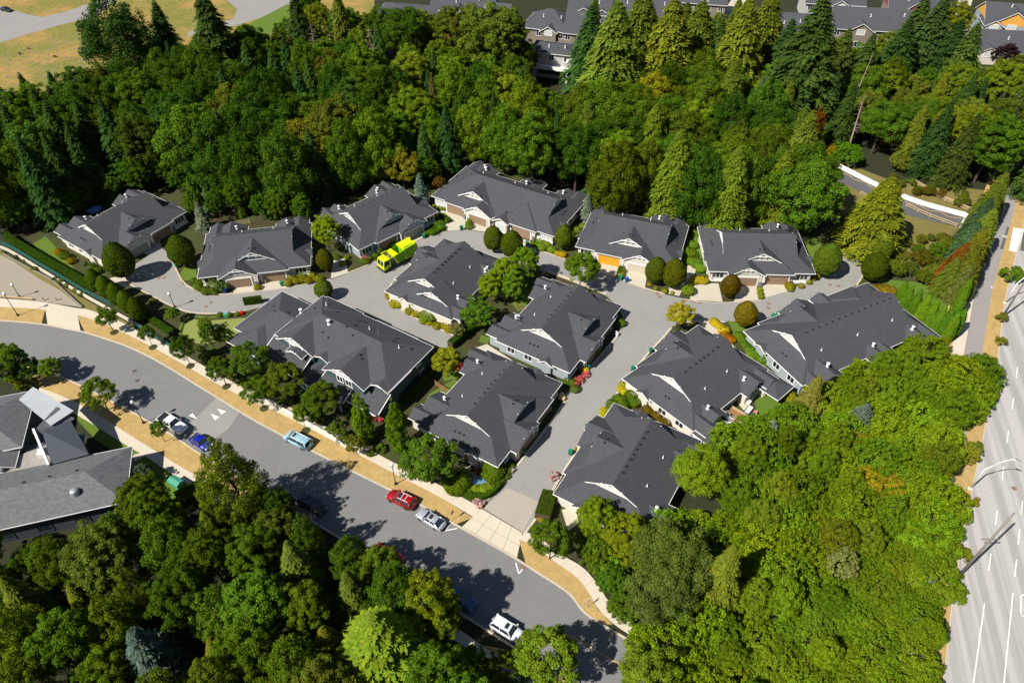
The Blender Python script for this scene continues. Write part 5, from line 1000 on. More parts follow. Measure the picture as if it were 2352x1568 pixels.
shrubs([(880, 545), (900, 560), (842, 600), (850, 592), (862, 585), (772, 590), (785, 605), (797, 590), (835, 598), (872, 575)], (.06, .1, .008), 'in the bed beside the truck', (.8, 1.3)); shrubs([(1330, 1030), (1345, 1060), (1300, 1105), (1290, 1125), (1262, 1165), (1243, 1190)], (.15, .13, .01), 'along the lane edge by the entry house', (.6, .9))
shrubs([(u, v) for u, v in ((2246, 955), (2240, 1028), (2232, 1052), (2225, 1150), (2206, 1270), (2302, 730), (2300, 785))], (.09, .1, .01), 'as a sapling on the wide road verge', (1.6, 2.2), 'loose')
shrubs([(2324, 632)], (.05, .11, .01), 'as a full sapling on the wide road verge', (3, 3.2), 'loose')
shrubs([(600, 905), (620, 900), (645, 925), (668, 918), (690, 940), (715, 950), (735, 965), (760, 985), (785, 1000), (775, 975), (800, 1010), (850, 1040), (875, 1030), (845, 1005), (930, 1060), (945, 1040), (560, 880), (540, 862), (470, 815), (455, 800), (500, 830)], (.05, .085, .008), 'in the front gardens of the two storey house', (.9, 1.8), 'loose')
shrubs([(1330, 1230), (1350, 1250), (1380, 1265), (1400, 1290), (1420, 1310), (1440, 1345), (1360, 1230), (1390, 1245)], (.055, .1, .008), 'beside the sidewalk bend', (1.5, 2.6), 'loose')
for u, v in ((25, 868), (75, 880), (50, 885)): shrubs([(u, v)], (.06, .09, .01), 'before the old building', (1.2, 1.8), 'loose')
# ---------------------------------------------------------------- vehicles
def wheel(parent, x, y, r, wd=.22, side=1):
    o = MB().lathe([(r*.62, -wd/2), (r, -wd/2+.02), (r, wd/2-.02), (r*.62, wd/2)], (0, 0), 14).mesh('tyre_m', 'tyre')
    t = bpy.data.objects.new('tyre', o); link(t, parent); t.location = (x, y, r); t.rotation_euler = (R(90), 0, 0)
    m = MB().lathe([(r*.62, -wd/2+.005), (r*.62, wd/2+.012), (r*.2, wd/2+.02)], (0, 0), 12); m.box(-.04, .04, -r*.6, r*.6, wd/2+.01, wd/2+.03); m.box(-r*.6, r*.6, -.04, .04, wd/2+.012, wd/2+.032)
    q = m.build('rim', 'rim', t); q.rotation_euler = (0 if side < 0 else math.pi, 0, 0)
def loft(mb, st, mi=0):
    """st: stations (x, half width, z low, z shoulder, z top) giving a closed rounded body"""
    rings = []
    for x, hw, zl, zs, zt in st:
        rings.append([(x, y, z) for y, z in ((-hw*.9, zl), (-hw, zl+.12), (-hw, zs), (-hw*.86, zt-.02), (0, zt+.02), (hw*.86, zt-.02), (hw, zs), (hw, zl+.12), (hw*.9, zl))])
    n = 9; vs = [p for r in rings for p in r]; fs = []
    for i in range(len(rings)-1):
        for k in range(n): fs.append((i*n+k, i*n+(k+1) % n, (i+1)*n+(k+1) % n, (i+1)*n+k))
    fs += [tuple(range(n)), tuple(range((len(rings)-1)*n, len(rings)*n))]; mb.add(vs, fs, mi)
CARS = {  # length, width, belt z, roof z, cabin base front/rear x, roof front/rear x, hood z, tail z, wheel r, wheelbase
 'sedan': (4.7, 1.84, .92, 1.42, 1.05, -1.95, .35, -1.1, .82, .9, .33, 2.8), 'suv': (4.75, 1.9, 1.05, 1.68, 1.15, -2.2, .5, -1.85, .98, 1.05, .37, 2.75),
 'minivan': (5.1, 1.96, 1.05, 1.72, 1.75, -2.4, .95, -2.1, .98, 1.05, .34, 3.0), 'beetle': (4.2, 1.78, .95, 1.48, .95, -1.75, .3, -.8, .82, .78, .34, 2.5), 'pickup': (5.6, 1.98, 1.1, 1.85, 1.05, -1.0, .45, -.75, 1.05, 1.1, .4, 3.5)}
def car(kind, paintm, loc, heading, label, name, cat, roofm=None, rails=False, sunroof=True, group='parked cars along the street'):
    L, W, zb, zr, cf, crr, rf, rr_, zh, zt, wr, wb = CARS[kind]; e = empty(name, (loc[0], loc[1], .02), heading, label, cat, group)
    h2 = L/2; zl = .26; hw = W/2
    mb = MB()
    if kind == 'pickup':
        loft(mb, [(h2, hw*.72, .42, .7, .88), (h2-.18, hw*.95, .34, .85, 1.0), (h2-.6, hw, .34, .95, zh), (cf, hw, .34, 1.0, zb+.02), (crr-.1, hw, .34, 1.0, zb+.02)])
        mb.box(-h2, crr-.1, -hw, hw, .4, .62); mb.box(-h2, crr-.1, -hw, -hw+.1, .6, zb); mb.box(-h2, crr-.1, hw-.1, hw, .6, zb); mb.box(-h2, -h2+.08, -hw+.1, hw-.1, .6, zb)
    elif kind == 'beetle':
        loft(mb, [(h2, hw*.5, .36, .5, .62), (h2-.2, hw*.8, zl, .62, .74), (h2-.7, hw*.95, zl, .72, .86), (cf, hw, zl, .78, .96), (0, hw, zl, .8, .98), (crr, hw, zl, .78, .96), (-h2+.35, hw*.9, zl, .66, .86), (-h2, hw*.6, .36, .55, .66)])
    else:
        loft(mb, [(h2, hw*.68, .38, .56, .66), (h2-.14, hw*.9, zl, .64, .76), (h2-.5, hw*.97, zl, .72, zh-.06), (cf, hw, zl, .78, zb), (0, hw, zl, .8, zb+.02), (crr+.2, hw, zl, .8, zb), (-h2+.4, hw*.96, zl, .78, zt), (-h2+.1, hw*.88, zl, .72, zt-.06), (-h2, hw*.78, .36, .62, zt-.18)])
    b = mb.build('body', paintm, e, True)
    # cabin: glass, roof, pillars
    gb = hw*.9; gt = hw*.7; zc = zr-.05
    base = [(cf, -gb, zb-.02), (cf, gb, zb-.02), (crr, gb, zb-.02), (crr, -gb, zb-.02)]; top = [(rf, -gt, zc), (rf, gt, zc), (rr_, gt, zc), (rr_, -gt, zc)]
    MB().add(base+top, [(0, 1, 5, 4), (1, 2, 6, 5), (2, 3, 7, 6), (3, 0, 4, 7)]).build('windows', 'glass', e)
    rm = roofm or paintm; m = MB()
    m.add([(rf+.06, -gt-.03, zc-.03), (rf+.06, gt+.03, zc-.03), (rr_-.08, gt+.03, zc-.03), (rr_-.08, -gt-.03, zc-.03), (rf-.12, -gt*.82, zr), (rf-.12, gt*.82, zr), (rr_+.12, gt*.82, zr), (rr_+.12, -gt*.82, zr)], [(0, 1, 5, 4), (1, 2, 6, 5), (2, 3, 7, 6), (3, 0, 4, 7), (4, 5, 6, 7)])
    for s in (-1, 1):
        m.beam((cf+.02, s*(gb+.015), zb-.02), (rf+.02, s*(gt+.015), zc), .09, .07); m.beam((crr, s*(gb+.015), zb-.02), (rr_, s*(gt+.015), zc), .2 if kind != 'sedan' else .12, .08)
        xm = (cf+crr)/2-.1; m.beam((xm, s*(gb+.012), zb-.02), ((rf+rr_)/2, s*(gt+.014), zc), .09, .05)
    m.build('roof', rm, e, True)
    if sunroof: MB().box(rf-.75, rf-.22, -gt*.62, gt*.62, zr-.01, zr+.012).build('sunroof', 'glass', e)
    if rails:
        m = MB()
        for s in (-1, 1): m.beam((rf-.25, s*gt*.86, zr+.05), (rr_+.25, s*gt*.86, zr+.05), .05, .05)
        for x in (rf-.8, (rf+rr_)/2-.3): m.beam((x, -gt*.86, zr+.07), (x, gt*.86, zr+.07), .06, .04)
        m.build('roof_rail', 'metal_white', e)
    for s in (-1, 1):
        MB().box(cf-.32, cf-.12, s*(hw+.02), s*(hw+.18), zb, zb+.14).build('mirror', paintm, e)
        MB().box(h2-.26, h2-.06, s*hw*.5, s*hw*.82, .6 if kind != 'pickup' else .78, .72 if kind != 'pickup' else .9).build('headlight', 'metal_white', e)
        MB().box(-h2+.0, -h2+.12, s*hw*.6, s*hw*.86, .66, .84).build('tail_light', 'gutter_red', e)
        for x in (wb/2+.08, -wb/2+.08):
            wheel(e, x, s*(hw-.1), wr, .22, -s)
    if kind == 'pickup': MB().box(-h2+.08, crr-.12, -hw+.1, hw-.1, zb-.06, zb-.01).build('tonneau_cover', 'black', e)
    return e
def tangent(line, p):
    best = min(range(len(line)-1), key=lambda i: ((line[i]+line[i+1])/2-Vector((p[0], p[1]))).length)
    d = line[best+1]-line[best]; return math.atan2(d.y, d.x)
def street_car(kind, paintm, u, v, fwd, line, label, name, cat, **k):
    p = G(u, v, .7); a = tangent(line, p); return car(kind, paintm, p, a if fwd else a+math.pi, label, name, cat, **k)
street_car('pickup', 'paint_white', 396, 972, True, LK, 'white pickup truck with black covered bed half under a street tree', 'pickup_truck', 'pickup truck', sunroof=False)
street_car('beetle', 'paint_blue', 461, 1014, True, LK, 'bright blue rounded hatchback parked behind the white pickup', 'parked_car', 'car', sunroof=False)
street_car('minivan', 'paint_sky', 685, 1010, False, UK, 'pale blue minivan with roof rails parked at the dry verge', 'minivan', 'minivan', rails=True)
street_car('suv', 'paint_red', 922, 1146, False, UK, 'dark red suv with white roof rack parked below the lamp post', 'parked_car', 'car', rails=True)
street_car('sedan', 'paint_silver', 990, 1191, False, UK, 'silver sedan with black sunroof parked at the lane entry', 'parked_car', 'car')
street_car('suv', 'paint_white', 1165, 1444, True, LK, 'white suv with dark windows parked on the shady kerb', 'parked_car', 'car')
street_car('suv', 'paint_black', 716, 1158, True, LK, 'black car parked in deep tree shade across from the minivan', 'parked_car', 'car')
street_car('sedan', 'paint_scarlet', 892, 1272, True, LK, 'scarlet car half hidden under trees in the shade', 'parked_car', 'car')
street_car('suv', 'paint_teal', 1058, 1372, True, LK, 'dark blue car in the shade of the yellow green tree', 'parked_car', 'car')
p = G(14, 22, .6); car('sedan', 'paint_black', p, R(-25), 'dark car parked on the cemetery path', 'parked_car', 'car', group='cars on the cemetery path')
# rubbish truck
def rubbish_truck():
    a, b = G(891.4, 619.8, .5), G(946, 590, .5); d = (a-b).normalized(); hd = math.atan2(d.y, d.x)
    left = Vector((-d.y, d.x, 0)); ctr = a-left*1.15-d*3.0
    e = empty('rubbish_truck', (ctr.x, ctr.y, .02), hd, 'lime green and yellow rubbish truck with open hopper driving along the lane', 'truck')
    # cab
    m = MB(); m.add([(3.9, -1.2, .7), (3.9, 1.2, .7), (2.15, 1.2, .7), (2.15, -1.2, .7), (3.95, -1.2, 1.55), (3.95, 1.2, 1.55), (2.15, 1.2, 1.55), (2.15, -1.2, 1.55), (3.62, -1.08, 2.85), (3.62, 1.08, 2.85), (2.2, 1.08, 2.85), (2.2, -1.08, 2.85)], [(0, 1, 5, 4), (1, 2, 6, 5), (2, 3, 7, 6), (3, 0, 4, 7), (4, 5, 9, 8), (5, 6, 10, 9), (6, 7, 11, 10), (7, 4, 8, 11), (8, 9, 10, 11), (0, 3, 2, 1)])
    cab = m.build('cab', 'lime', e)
    for y0, y1 in ((-1.0, -.06), (.06, 1.0)):
        MB().add([(3.96, y0, 1.62), (3.96, y1, 1.62), (3.69, y1*.92, 2.66), (3.69, y0*.92, 2.66)], [(0, 1, 2, 3)]).build('windscreen', 'glass', cab)
    for s in (-1, 1):
        MB().add([(3.6, s*1.21, 1.62), (2.5, s*1.21, 1.62), (2.5, s*1.12, 2.6), (3.5, s*1.12, 2.6)], [(0, 1, 2, 3)]).build('side_window', 'glass', cab)
        MB().box(3.6, 3.8, s*1.25, s*1.5, 1.7, 2.4).build('mirror', 'black', cab)
    MB().box(3.85, 4.1, -1.2, 1.2, .35, .8).build('bumper', 'dark_metal', e); MB().box(-4.6, 3.7, -.5, .5, .55, .8).build('chassis', 'dark_metal', e)
    MB().box(1.0, 2.1, -1.0, 1.0, .8, 1.5).build('engine_housing', 'dark_metal', e)
    # hopper: open top between two side walls and a front lip
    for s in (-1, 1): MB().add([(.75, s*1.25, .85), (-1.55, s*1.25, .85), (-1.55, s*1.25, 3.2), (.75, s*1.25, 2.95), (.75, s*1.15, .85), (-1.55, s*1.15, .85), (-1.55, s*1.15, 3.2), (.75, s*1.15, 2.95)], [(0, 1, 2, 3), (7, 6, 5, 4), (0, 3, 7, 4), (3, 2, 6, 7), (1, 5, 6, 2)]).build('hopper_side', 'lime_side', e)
    MB().add([(.75, -1.25, 1.9), (.75, 1.25, 1.9), (.1, 1.25, 3.15), (.1, -1.25, 3.15), (1.15, -1.25, 3.1), (1.15, 1.25, 3.1)], [(0, 1, 5, 4), (4, 5, 2, 3), (0, 4, 3), (1, 2, 5)]).build('hopper_lip', 'lime', e)
    MB().box(-1.5, .7, -1.15, 1.15, .85, 1.2).build('hopper_floor', 'dark_metal', e)
    # body with a raised roof and curved tail
    m = MB(); pr = [(-1.55, .85), (-1.55, 3.45), (-4.3, 3.55), (-4.75, 3.2), (-5.0, 2.4), (-4.9, 1.4), (-4.5, .85)]
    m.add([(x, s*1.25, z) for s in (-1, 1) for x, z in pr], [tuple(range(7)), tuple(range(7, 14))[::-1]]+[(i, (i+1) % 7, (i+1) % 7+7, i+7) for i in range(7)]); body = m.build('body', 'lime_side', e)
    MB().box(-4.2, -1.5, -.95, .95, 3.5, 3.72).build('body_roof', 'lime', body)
    MB().box(-1.65, -1.35, -1.3, 1.3, 3.3, 3.6).build('roof_beam', 'lime', body)
    for s in (-1, 1):
        MB().beam((-1.5, s*1.27, 3.42), (-4.3, s*1.27, 3.52), .14, .14).build('side_rail', 'lime', body); MB().beam((-1.6, s*1.28, .9), (-4.4, s*1.28, .9), .1, .12).build('side_rail', 'lime', body)
        MB().beam((-1.6, s*1.27, .85), (-1.6, s*1.27, 3.4), .12, .1).build('rib', 'lime', body); MB().beam((-4.1, s*1.27, .85), (-4.25, s*1.27, 3.5), .12, .1).build('rib', 'lime', body)
        m = MB().lathe([(.42, 0), (.42, .22), (.2, .25)], (0, 0), 12).build('tail_hinge', 'lime', body); m.location = (-4.3, s*.75, 3.5)
        MB().beam((.4, s*1.3, 1.0), (1.4, s*1.3, 3.1), .16, .24).build('lift_arm', 'lime', e); MB().beam((1.4, s*1.3, 3.1), (2.6, s*1.3, 3.05), .14, .2).build('lift_arm', 'lime', e)
        wheel(e, 2.55, s*1.08, .5, .32, -s); wheel(e, -2.3, s*1.05, .5, .4, -s); wheel(e, -3.4, s*1.05, .5, .4, -s)
    MB().box(-.8, -.1, -.7, .5, 1.2, 1.7).build('load', 'dark_metal', e)
rubbish_truck()
# ---------------------------------------------------------------- street furniture
def lamp_post(u, v, h, label, r=.07):
    p = G(u, v); e = empty('street_lamp', p, 0, label, 'street lamp', 'street lamps')
    MB().lathe([(.26, 0), (.24, .25), (.14, .5), (r*1.2, .6), (r, 1), (r*.8, h-.6), (r*.8, h-.55)], (0, 0), 10).build('post', 'dark_metal', e)
    MB().lathe([(.09, h-.6), (.2, h-.5), (.12, h-.42)], (0, 0), 10).build('collar', 'dark_metal', e)
    MB().lathe([(.13, h-.45), (.26, h-.2), (.28, h), (.2, h+.12), (.05, h+.2)], (0, 0), 12).build('globe', 'metal_white', e, True)
lamp_post(330.4, 971.4, 5.4, 'black street lamp on the dry verge behind the white pickup'); lamp_post(909, 1112, 5.2, 'black street lamp on the verge by the dark red suv'); lamp_post(41.7, 725, 5.6, 'black street lamp by the gravel plot crossing'); lamp_post(402, 706, 3.6, 'short black lamp beside the lane above the putting green'); lamp_post(46, 683, 3.4, 'short grey lamp behind the timber guard rail')
def road_light(u, v, hu, hv, h, label):
    b = G(u, v); t = G(hu, hv, h); e = empty('road_light', b, 0, label, 'street light', 'tall lights on the wide road verge'); d = t-b; d.z = 0
    pts = [Vector((0, 0, 0)), Vector((0, 0, h*.55))]+[Vector((d.x*s, d.y*s, h*(.55+.45*math.sin(s*math.pi/2)))) for s in (.08, .2, .35, .55, .75, 1)]
    MB().lathe([(.3, 0), (.28, .15), (.16, .2)], (0, 0), 10).build('base', 'metal_white', e); MB().tube(pts, [.12, .1, .09, .08, .07, .06, .05, .05], 8).build('pole', 'metal_white', e, True)
    a = math.atan2(d.y, d.x); o = MB().add([(-.3, -.14, 0), (.5, -.1, 0), (.5, .1, 0), (-.3, .14, 0), (-.25, -.1, .12), (.4, -.07, .1), (.4, .07, .1), (-.25, .1, .12)], [(0, 1, 2, 3), (4, 5, 6, 7), (0, 1, 5, 4), (1, 2, 6, 5), (2, 3, 7, 6), (3, 0, 4, 7)]).build('lamp_head', 'metal_grey', e); o.location = (d.x, d.y, h); o.rotation_euler = (0, 0, a)
road_light(2227.8, 1122, 2338, 1056, 9.0, 'tall pale street light with curved arm over the wide road'); road_light(2307.5, 696, 2400, 610, 9.0, 'tall pale street light beside the leaning utility pole')
def utility_pole(u, v, h, arm, label):
    p = G(u, v); e = empty('utility_pole', p, 0, label, 'utility pole', 'utility poles by the wide road')
    MB().tube([(0, 0, 0), (0, 0, h*.5), (0, 0, h)], [.19, .16, .13], 9).build('pole', 'pole_wood', e, True)
    MB().beam((-1.1, .16, arm), (1.1, .16, arm), .1, .12).build('cross_arm', 'pole_wood', e)
    for x in (-.95, -.4, .4, .95): o = MB().lathe([(.03, 0), (.06, .1), (.04, .2)], (x, .16), 7).build('insulator', 'metal_grey', e); o.location = (0, 0, arm+.06)
utility_pole(2302, 728, 13, 10.5, 'grey timber utility pole on the verge by the bicycle symbol')
bp, hh = G(2195, 1330), 11.0
hh = min((abs((G(2339, 1185, h_*.1)-G(2195, 1330)).xy.length), h_*.1) for h_ in range(40, 200))[1]
utility_pole(2195, 1330, hh, hh*.62, 'grey timber utility pole rising from the bright wood over the wide road')
def bin_(u, v, m_, label):
    p = G(u, v, .5); e = empty('wheelie_bin', (p.x, p.y, .02), random.uniform(0, 6.28), label, 'wheelie bin', 'wheelie bins put out along the lane')
    MB().add([(-.22, -.25, .06), (.22, -.25, .06), (.22, .25, .06), (-.22, .25, .06), (-.29, -.32, .98), (.29, -.32, .98), (.29, .36, .98), (-.29, .36, .98)], [(0, 1, 2, 3), (0, 1, 5, 4), (1, 2, 6, 5), (2, 3, 7, 6), (3, 0, 4, 7), (4, 5, 6, 7)]).build('body', m_, e)
    MB().add([(-.32, -.36, .98), (.32, -.36, .98), (.32, .4, .98), (-.32, .4, .98), (-.28, -.3, 1.08), (.28, -.3, 1.08), (.28, .34, 1.1), (-.28, .34, 1.1)], [(0, 1, 5, 4), (1, 2, 6, 5), (2, 3, 7, 6), (3, 0, 4, 7), (4, 5, 6, 7)]).build('lid', m_, e)
    MB().tube([(-.25, .42, 1.0), (.25, .42, 1.0)], .025, 6).build('handle', 'black', e)
    for s in (-.24, .24): o = MB().lathe([(.1, -.03), (.1, .03)], (0, 0), 10).build('bin_wheel', 'black', e); o.location = (s, .27, .1); o.rotation_euler = (0, R(90), 0)
for (u, v, c, l) in ((1060, 524, 'g', 'on the driveway before the tan garage doors'), (973, 543, 'g', 'on the kerb behind the rubbish truck'), (1211, 560, 'g', 'beside the shrubs under the white corner window'), (1426, 638, 'g', 'before the hedge by the orange garage'), (1440, 643, 'b', 'beside the green one near the orange garage'), (647, 652, 'g', 'on the driveway of the two brown garages'), (516, 668, 'b', 'at the kerb by the brown garages'), (1495, 805, 'g', 'at the lane kerb beside the deck house, upper one'), (1454, 847, 'g', 'at the lane kerb beside the deck house, lower one'), (1350, 981, 'g', 'at the roof edge of the entry house, upper one'), (1310, 1039, 'g', 'at the roof edge of the entry house, lower one'), (1354, 841, 'g', 'beside the pink flowers on the lane'), (1775, 727, 'g', 'first of two behind the long cedar side house'), (1787, 722, 'g', 'second of two behind the long cedar side house'), (1203, 1036, 'g', 'on the shaded lane side of the pond patio house'), (405, 610, 'g', 'at the inside of the lane bend')):
    bin_(u, v, 'bin_green' if c == 'g' else 'bin_blue', ('green' if c == 'g' else 'blue')+' wheelie bin '+l)
def parasol(u, v, m_, r, h, label):
    p = G(u, v, h-.3); e = empty('parasol', (p.x, p.y, 0), random.random(), label, 'parasol')
    MB().tube([(0, 0, 0), (0, 0, h)], .03, 6).build('pole', 'wood', e); MB().lathe([(.3, 0), (.3, .08), (.05, .12)], (0, 0), 12).build('base', 'dark_metal', e)
    m = MB(); n = 8
    vs = [(0, 0, h)]+[(r*math.cos(2*math.pi*k/n), r*math.sin(2*math.pi*k/n), h-.55) for k in range(n)]+[(r*.92*math.cos(2*math.pi*(k+.5)/n), r*.92*math.sin(2*math.pi*(k+.5)/n), h-.6) for k in range(n)]
    fs = []
    for k in range(n): fs += [(0, 1+k, 1+n+k), (0, 1+n+k, 1+(k+1) % n)]
    m.add(vs, fs).build('canopy', m_, e)
parasol(216, 478, 'umbrella_navy', 1.6, 2.6, 'pale blue parasol behind the house beside the green fence'); parasol(1068, 842, 'umbrella_red', 1.55, 2.5, 'red parasol behind the pond patio house'); parasol(1163, 741, 'umbrella_blue', 1.5, 2.5, 'bright blue parasol behind the house between the lane arms')
# hedges
def hedge(line, wd, h, tint, label, leaf=.16, n_per=260, name='hedge'):
    line = resample(line, .5); A = np.array([(p.x, p.y) for p in line]); L = len(A); T = np.gradient(A, axis=0); T /= np.linalg.norm(T, axis=1, keepdims=True); Nn = np.stack([-T[:, 1], T[:, 0]], 1)
    n = int(n_per*L*.5*(wd+2*h)); s = rng.uniform(0, L-1.001, n); i = s.astype(int); f = (s-i)[:, None]; c = A[i]*(1-f)+A[i+1]*f; nn = Nn[i]
    k = rng.uniform(-(h+wd/2), h+wd/2, n); side = np.sign(k); ka = np.abs(k); top = ka < wd/2
    off = np.where(top, k, side*wd/2); z = np.where(top, h, h-(ka-wd/2)); j = rng.normal(0, .05, n)
    pos = np.column_stack([c+nn*(off+np.where(top, 0, side*j))[:, None], z+np.where(top, j, 0)])
    nr = np.column_stack([nn*np.where(top, 0, side)[:, None], np.where(top, 1., .15)])+rng.normal(0, .35, (n, 3)); sz = leaf*rng.uniform(.6, 1.3, n)
    me = cards(name, pos, nr, rng.normal(size=(n, 3)), sz*.8, sz*1.3, huevar(n, np.ones(n)))
    e = empty(name, (A[0][0], A[0][1], 0), 0, label, 'hedge'); o = bpy.data.objects.new('foliage', me); link(o, e); o.location = (-A[0][0], -A[0][1], 0); o.color = (*tint, 1)
    mb = MB(); strip(mb, [Vector(p) for p in A], -wd/2+.08, wd/2-.08, 0, h-.08); b = mb.build('branches', 'bark', e); b.location = (-A[0][0], -A[0][1], 0)
hedge(px([(20, 548), (34, 560), (120, 612), (219, 668)]), 1.1, 1.6, (.036, .08, .006), 'long clipped hedge between green fence and lawn')
hedge(px([(325, 718), (345, 735), (375, 755), (400, 770)]), .9, 1.2, (.036, .08, .006), 'short clipped hedge between green fence and putting green')
hedge(smooth_line([G2(*zP(*q)) for q in ((400, 1190), (520, 1270), (700, 1330), (880, 1345), (1060, 1300), (1230, 1170), (1400, 960))]), 1.0, .9, (.05, .1, .006), 'curved clipped hedge round the pond patio corner')
hedge(px([(1264, 1140), (1255, 1165), (1246, 1195)]), 2.2, 1.6, (.045, .07, .006), 'broad clipped hedge right of the lane entry')
hedge(px([(1002, 850), (965, 888), (930, 925)]), .8, 1.8, (.035, .075, .006), 'shaded hedge beside the two storey house end wall'); hedge(px([(1035, 800), (1070, 770), (1110, 745)]), 1.2, 1.6, (.035, .075, .006), 'dark hedge behind the lane stub end')
hedge(px([(1700, 772), (1722, 800), (1740, 825)]), 1.2, 1.1, (.055, .11, .008), 'clipped hedge below the long house corner lawn'); hedge(px([(1010, 497), (1025, 505), (1033, 512)]), .9, .8, (.05, .1, .008), 'low clipped hedge beside the longest house driveway'); hedge(px([(562, 699), (580, 697), (603, 694)]), .7, 1.5, (.035, .07, .008), 'short dark hedge with spiky top at the lane edge'); hedge(px([(1608, 640), (1632, 640)]), .5, .8, (.05, .1, .006), 'low hedge under the white window')
hedge(px([(412, 1155), (440, 1140), (470, 1125)]), 2.5, 1.4, (.05, .085, .008), 'broad hedge beside the green cabinet'); hedge(px([(1420, 636), (1425, 620)]), .7, 1.1, (.06, .11, .008), 'narrow hedge between orange and beige garages')
# fences
def fence(pts, label, m_, h=1.1, rails=(.35, .7, 1.05), step=2.4, name='fence', post=.1, rail=(.05, .1)):
    line = resample(pts, step); e = empty(name, (line[0].x, line[0].y, 0), 0, label, 'fence'); o = line[0]
    for p in line: MB().box(p.x-o.x-post/2, p.x-o.x+post/2, p.y-o.y-post/2, p.y-o.y+post/2, 0, h+.05).build('post', m_, e)
    for a, b in zip(line, line[1:]):
        for z in rails: MB().beam((a.x-o.x, a.y-o.y, z), (b.x-o.x, b.y-o.y, z), *rail).build('rail', m_, e)
    return e
fence(px([(-30, 556), (0, 561), (26, 571), (110, 621), (200, 675), (256, 703)]), 'long green metal fence on the low wall above the stony bank', 'fence_green', 1.2, (.3, .7, 1.15), 2.4, 'green_fence')
fence(px([(305, 745), (345, 770), (395, 800), (420, 815)]), 'short green metal fence before the putting green', 'fence_green', 1.1, (.3, .7, 1.1), 2.2, 'green_fence')
def low_wall(pts, wd, h, m_, label, name='retaining_wall', cat='wall'):
    l = smooth_line(pts, iters=1); mb = MB(); o = l[0]; strip(mb, [q-o for q in l], -wd/2, wd/2, 0, h); return tag(mb.build(name, m_, loc=(o.x, o.y, 0)), label, cat)
low_wall(px([(-30, 563), (0, 568), (28, 580), (115, 633), (190, 678), (270, 722), (330, 755)]), .4, .5, 'concrete', 'low cream retaining wall under the green fence')
low_wall(px([(6, 583), (60, 614), (122, 645), (140, 662), (165, 685), (190, 707)]), .22, .45, 'pole_wood', 'weathered timber edging between gravel plot and stony bank', 'timber_edging', 'edging')
e = fence(px([(-20, 683), (0, 684), (40, 687), (76, 690)]), 'low timber guard rail beside the sidewalk at the gravel plot', 'wood_pale', .5, (.5,), 2.6, 'guard_rail', .16, (.2, .2))
for (u, v, l) in ((101, 690, 'left'), (131, 690, 'right')):
    p = G(u, v); tag(MB().box(-.09, .09, -.09, .09, 0, .85).box(-.12, .12, -.12, .12, .85, .92).build('bollard', 'wood_pale', loc=(p.x, p.y, 0), rz=.3), 'short timber bollard at the gravel plot mouth', 'bollard', 'timber bollards at the gravel plot')
fence(px([(560, 892), (600, 915), (680, 960), (760, 1005), (800, 1035)]), 'white timber fence along the sidewalk before the two storey house', 'trim', .95, (.3, .6, .9), 1.8, 'white_fence', .14)
fence(px([(1000, 885), (1010, 892), (1034, 908)]), 'brown board fence beside the strip of lawn behind the pond patio house', 'wood', 1.3, (.3, .6, .9, 1.2), 2, 'board_fence'); fence(px([(1190, 708), (1205, 716), (1212, 720)]), 'brown board fence behind the blue parasol house', 'wood_red', 1.4, (.4, .8, 1.2), 2, 'board_fence')
fence(px([(1022, 730), (1045, 742)]), 'red brown timber screen at the end of the cream wall', 'wood_red', 1.6, (.2, .5, .8, 1.1, 1.4), 1.6, 'timber_screen', .12, (.06, .2))
fence(px([(545, 520), (575, 515)]), 'timber rail behind the house at the lane bend', 'wood_pale', 1.3, (.4, .8, 1.2), 2, 'deck_rail'); fence(px([(195, 488), (212, 497)]), 'timber rail beside the pale blue parasol', 'wood_pale', 1.1, (.4, .8, 1.1), 2, 'deck_rail')
fence(px([(2098, 423), (2160, 458), (2225, 487)]), 'pale timber rail fence on the rough slope above the closed road', 'wood_pale', 1.2, (.4, .8, 1.15), 2.6, 'rail_fence', .16, (.06, .18)); fence(px([(2080, 475), (2130, 498), (2195, 522)]), 'pale timber rail fence along the near edge of the closed road', 'wood_pale', 1.0, (.4, .9), 2.6, 'rail_fence', .14, (.06, .16)); fence(px([(1975, 447), (2000, 460)]), 'short timber rail fence beside the closed road bend', 'wood_pale', 1.0, (.4, .9), 2.6, 'rail_fence', .14, (.06, .16))
def barrier(pts, label):
    l = resample(smooth_line(px(pts), iters=1), 3); e = empty('concrete_barrier', (l[0].x, l[0].y, 0), 0, label, 'barrier'); o = l[0]
    for a, b in zip(l, l[1:]):
        d = (b-a)*.01; mb = MB(); strip(mb, [a+d-o, b-d-o], -.3, .3, 0, .25); strip(mb, [a+d-o, b-d-o], -.18, .18, .25, .95); mb.build('barrier_block', 'white_paint', e)
    return e
barrier([(1880, 367), (1930, 386), (1960, 402), (2020, 432), (2090, 462), (2150, 480), (2216, 497)], 'white concrete barrier along the far edge of the closed road')
p0 = G2(2218, 498); p1 = G2(2204, 524)
low_wall([p0, p1], .5, .9, 'white_paint', 'white concrete block closing the end of the closed road', 'end_block', 'barrier')
mb = MB()  # thin yellow zigzag ribbons along the closed road
zz = resample(smooth_line(px([(1885, 382), (1960, 410), (2020, 440), (2090, 470), (2205, 506)]), iters=1), 2.2)
for i, (a, b) in enumerate(zip(zz, zz[1:])):
    d = (b-a).normalized(); n = Vector((-d.y, d.x)); q0 = a+n*(.9 if i % 2 else -.1); q1 = b+n*(-.1 if i % 2 else .9)
    strip(mb, [q0, q1], -.06, .06, .03, .045)
tag(mb.build('yellow_zigzag', 'road_yellow'), kind='structure')
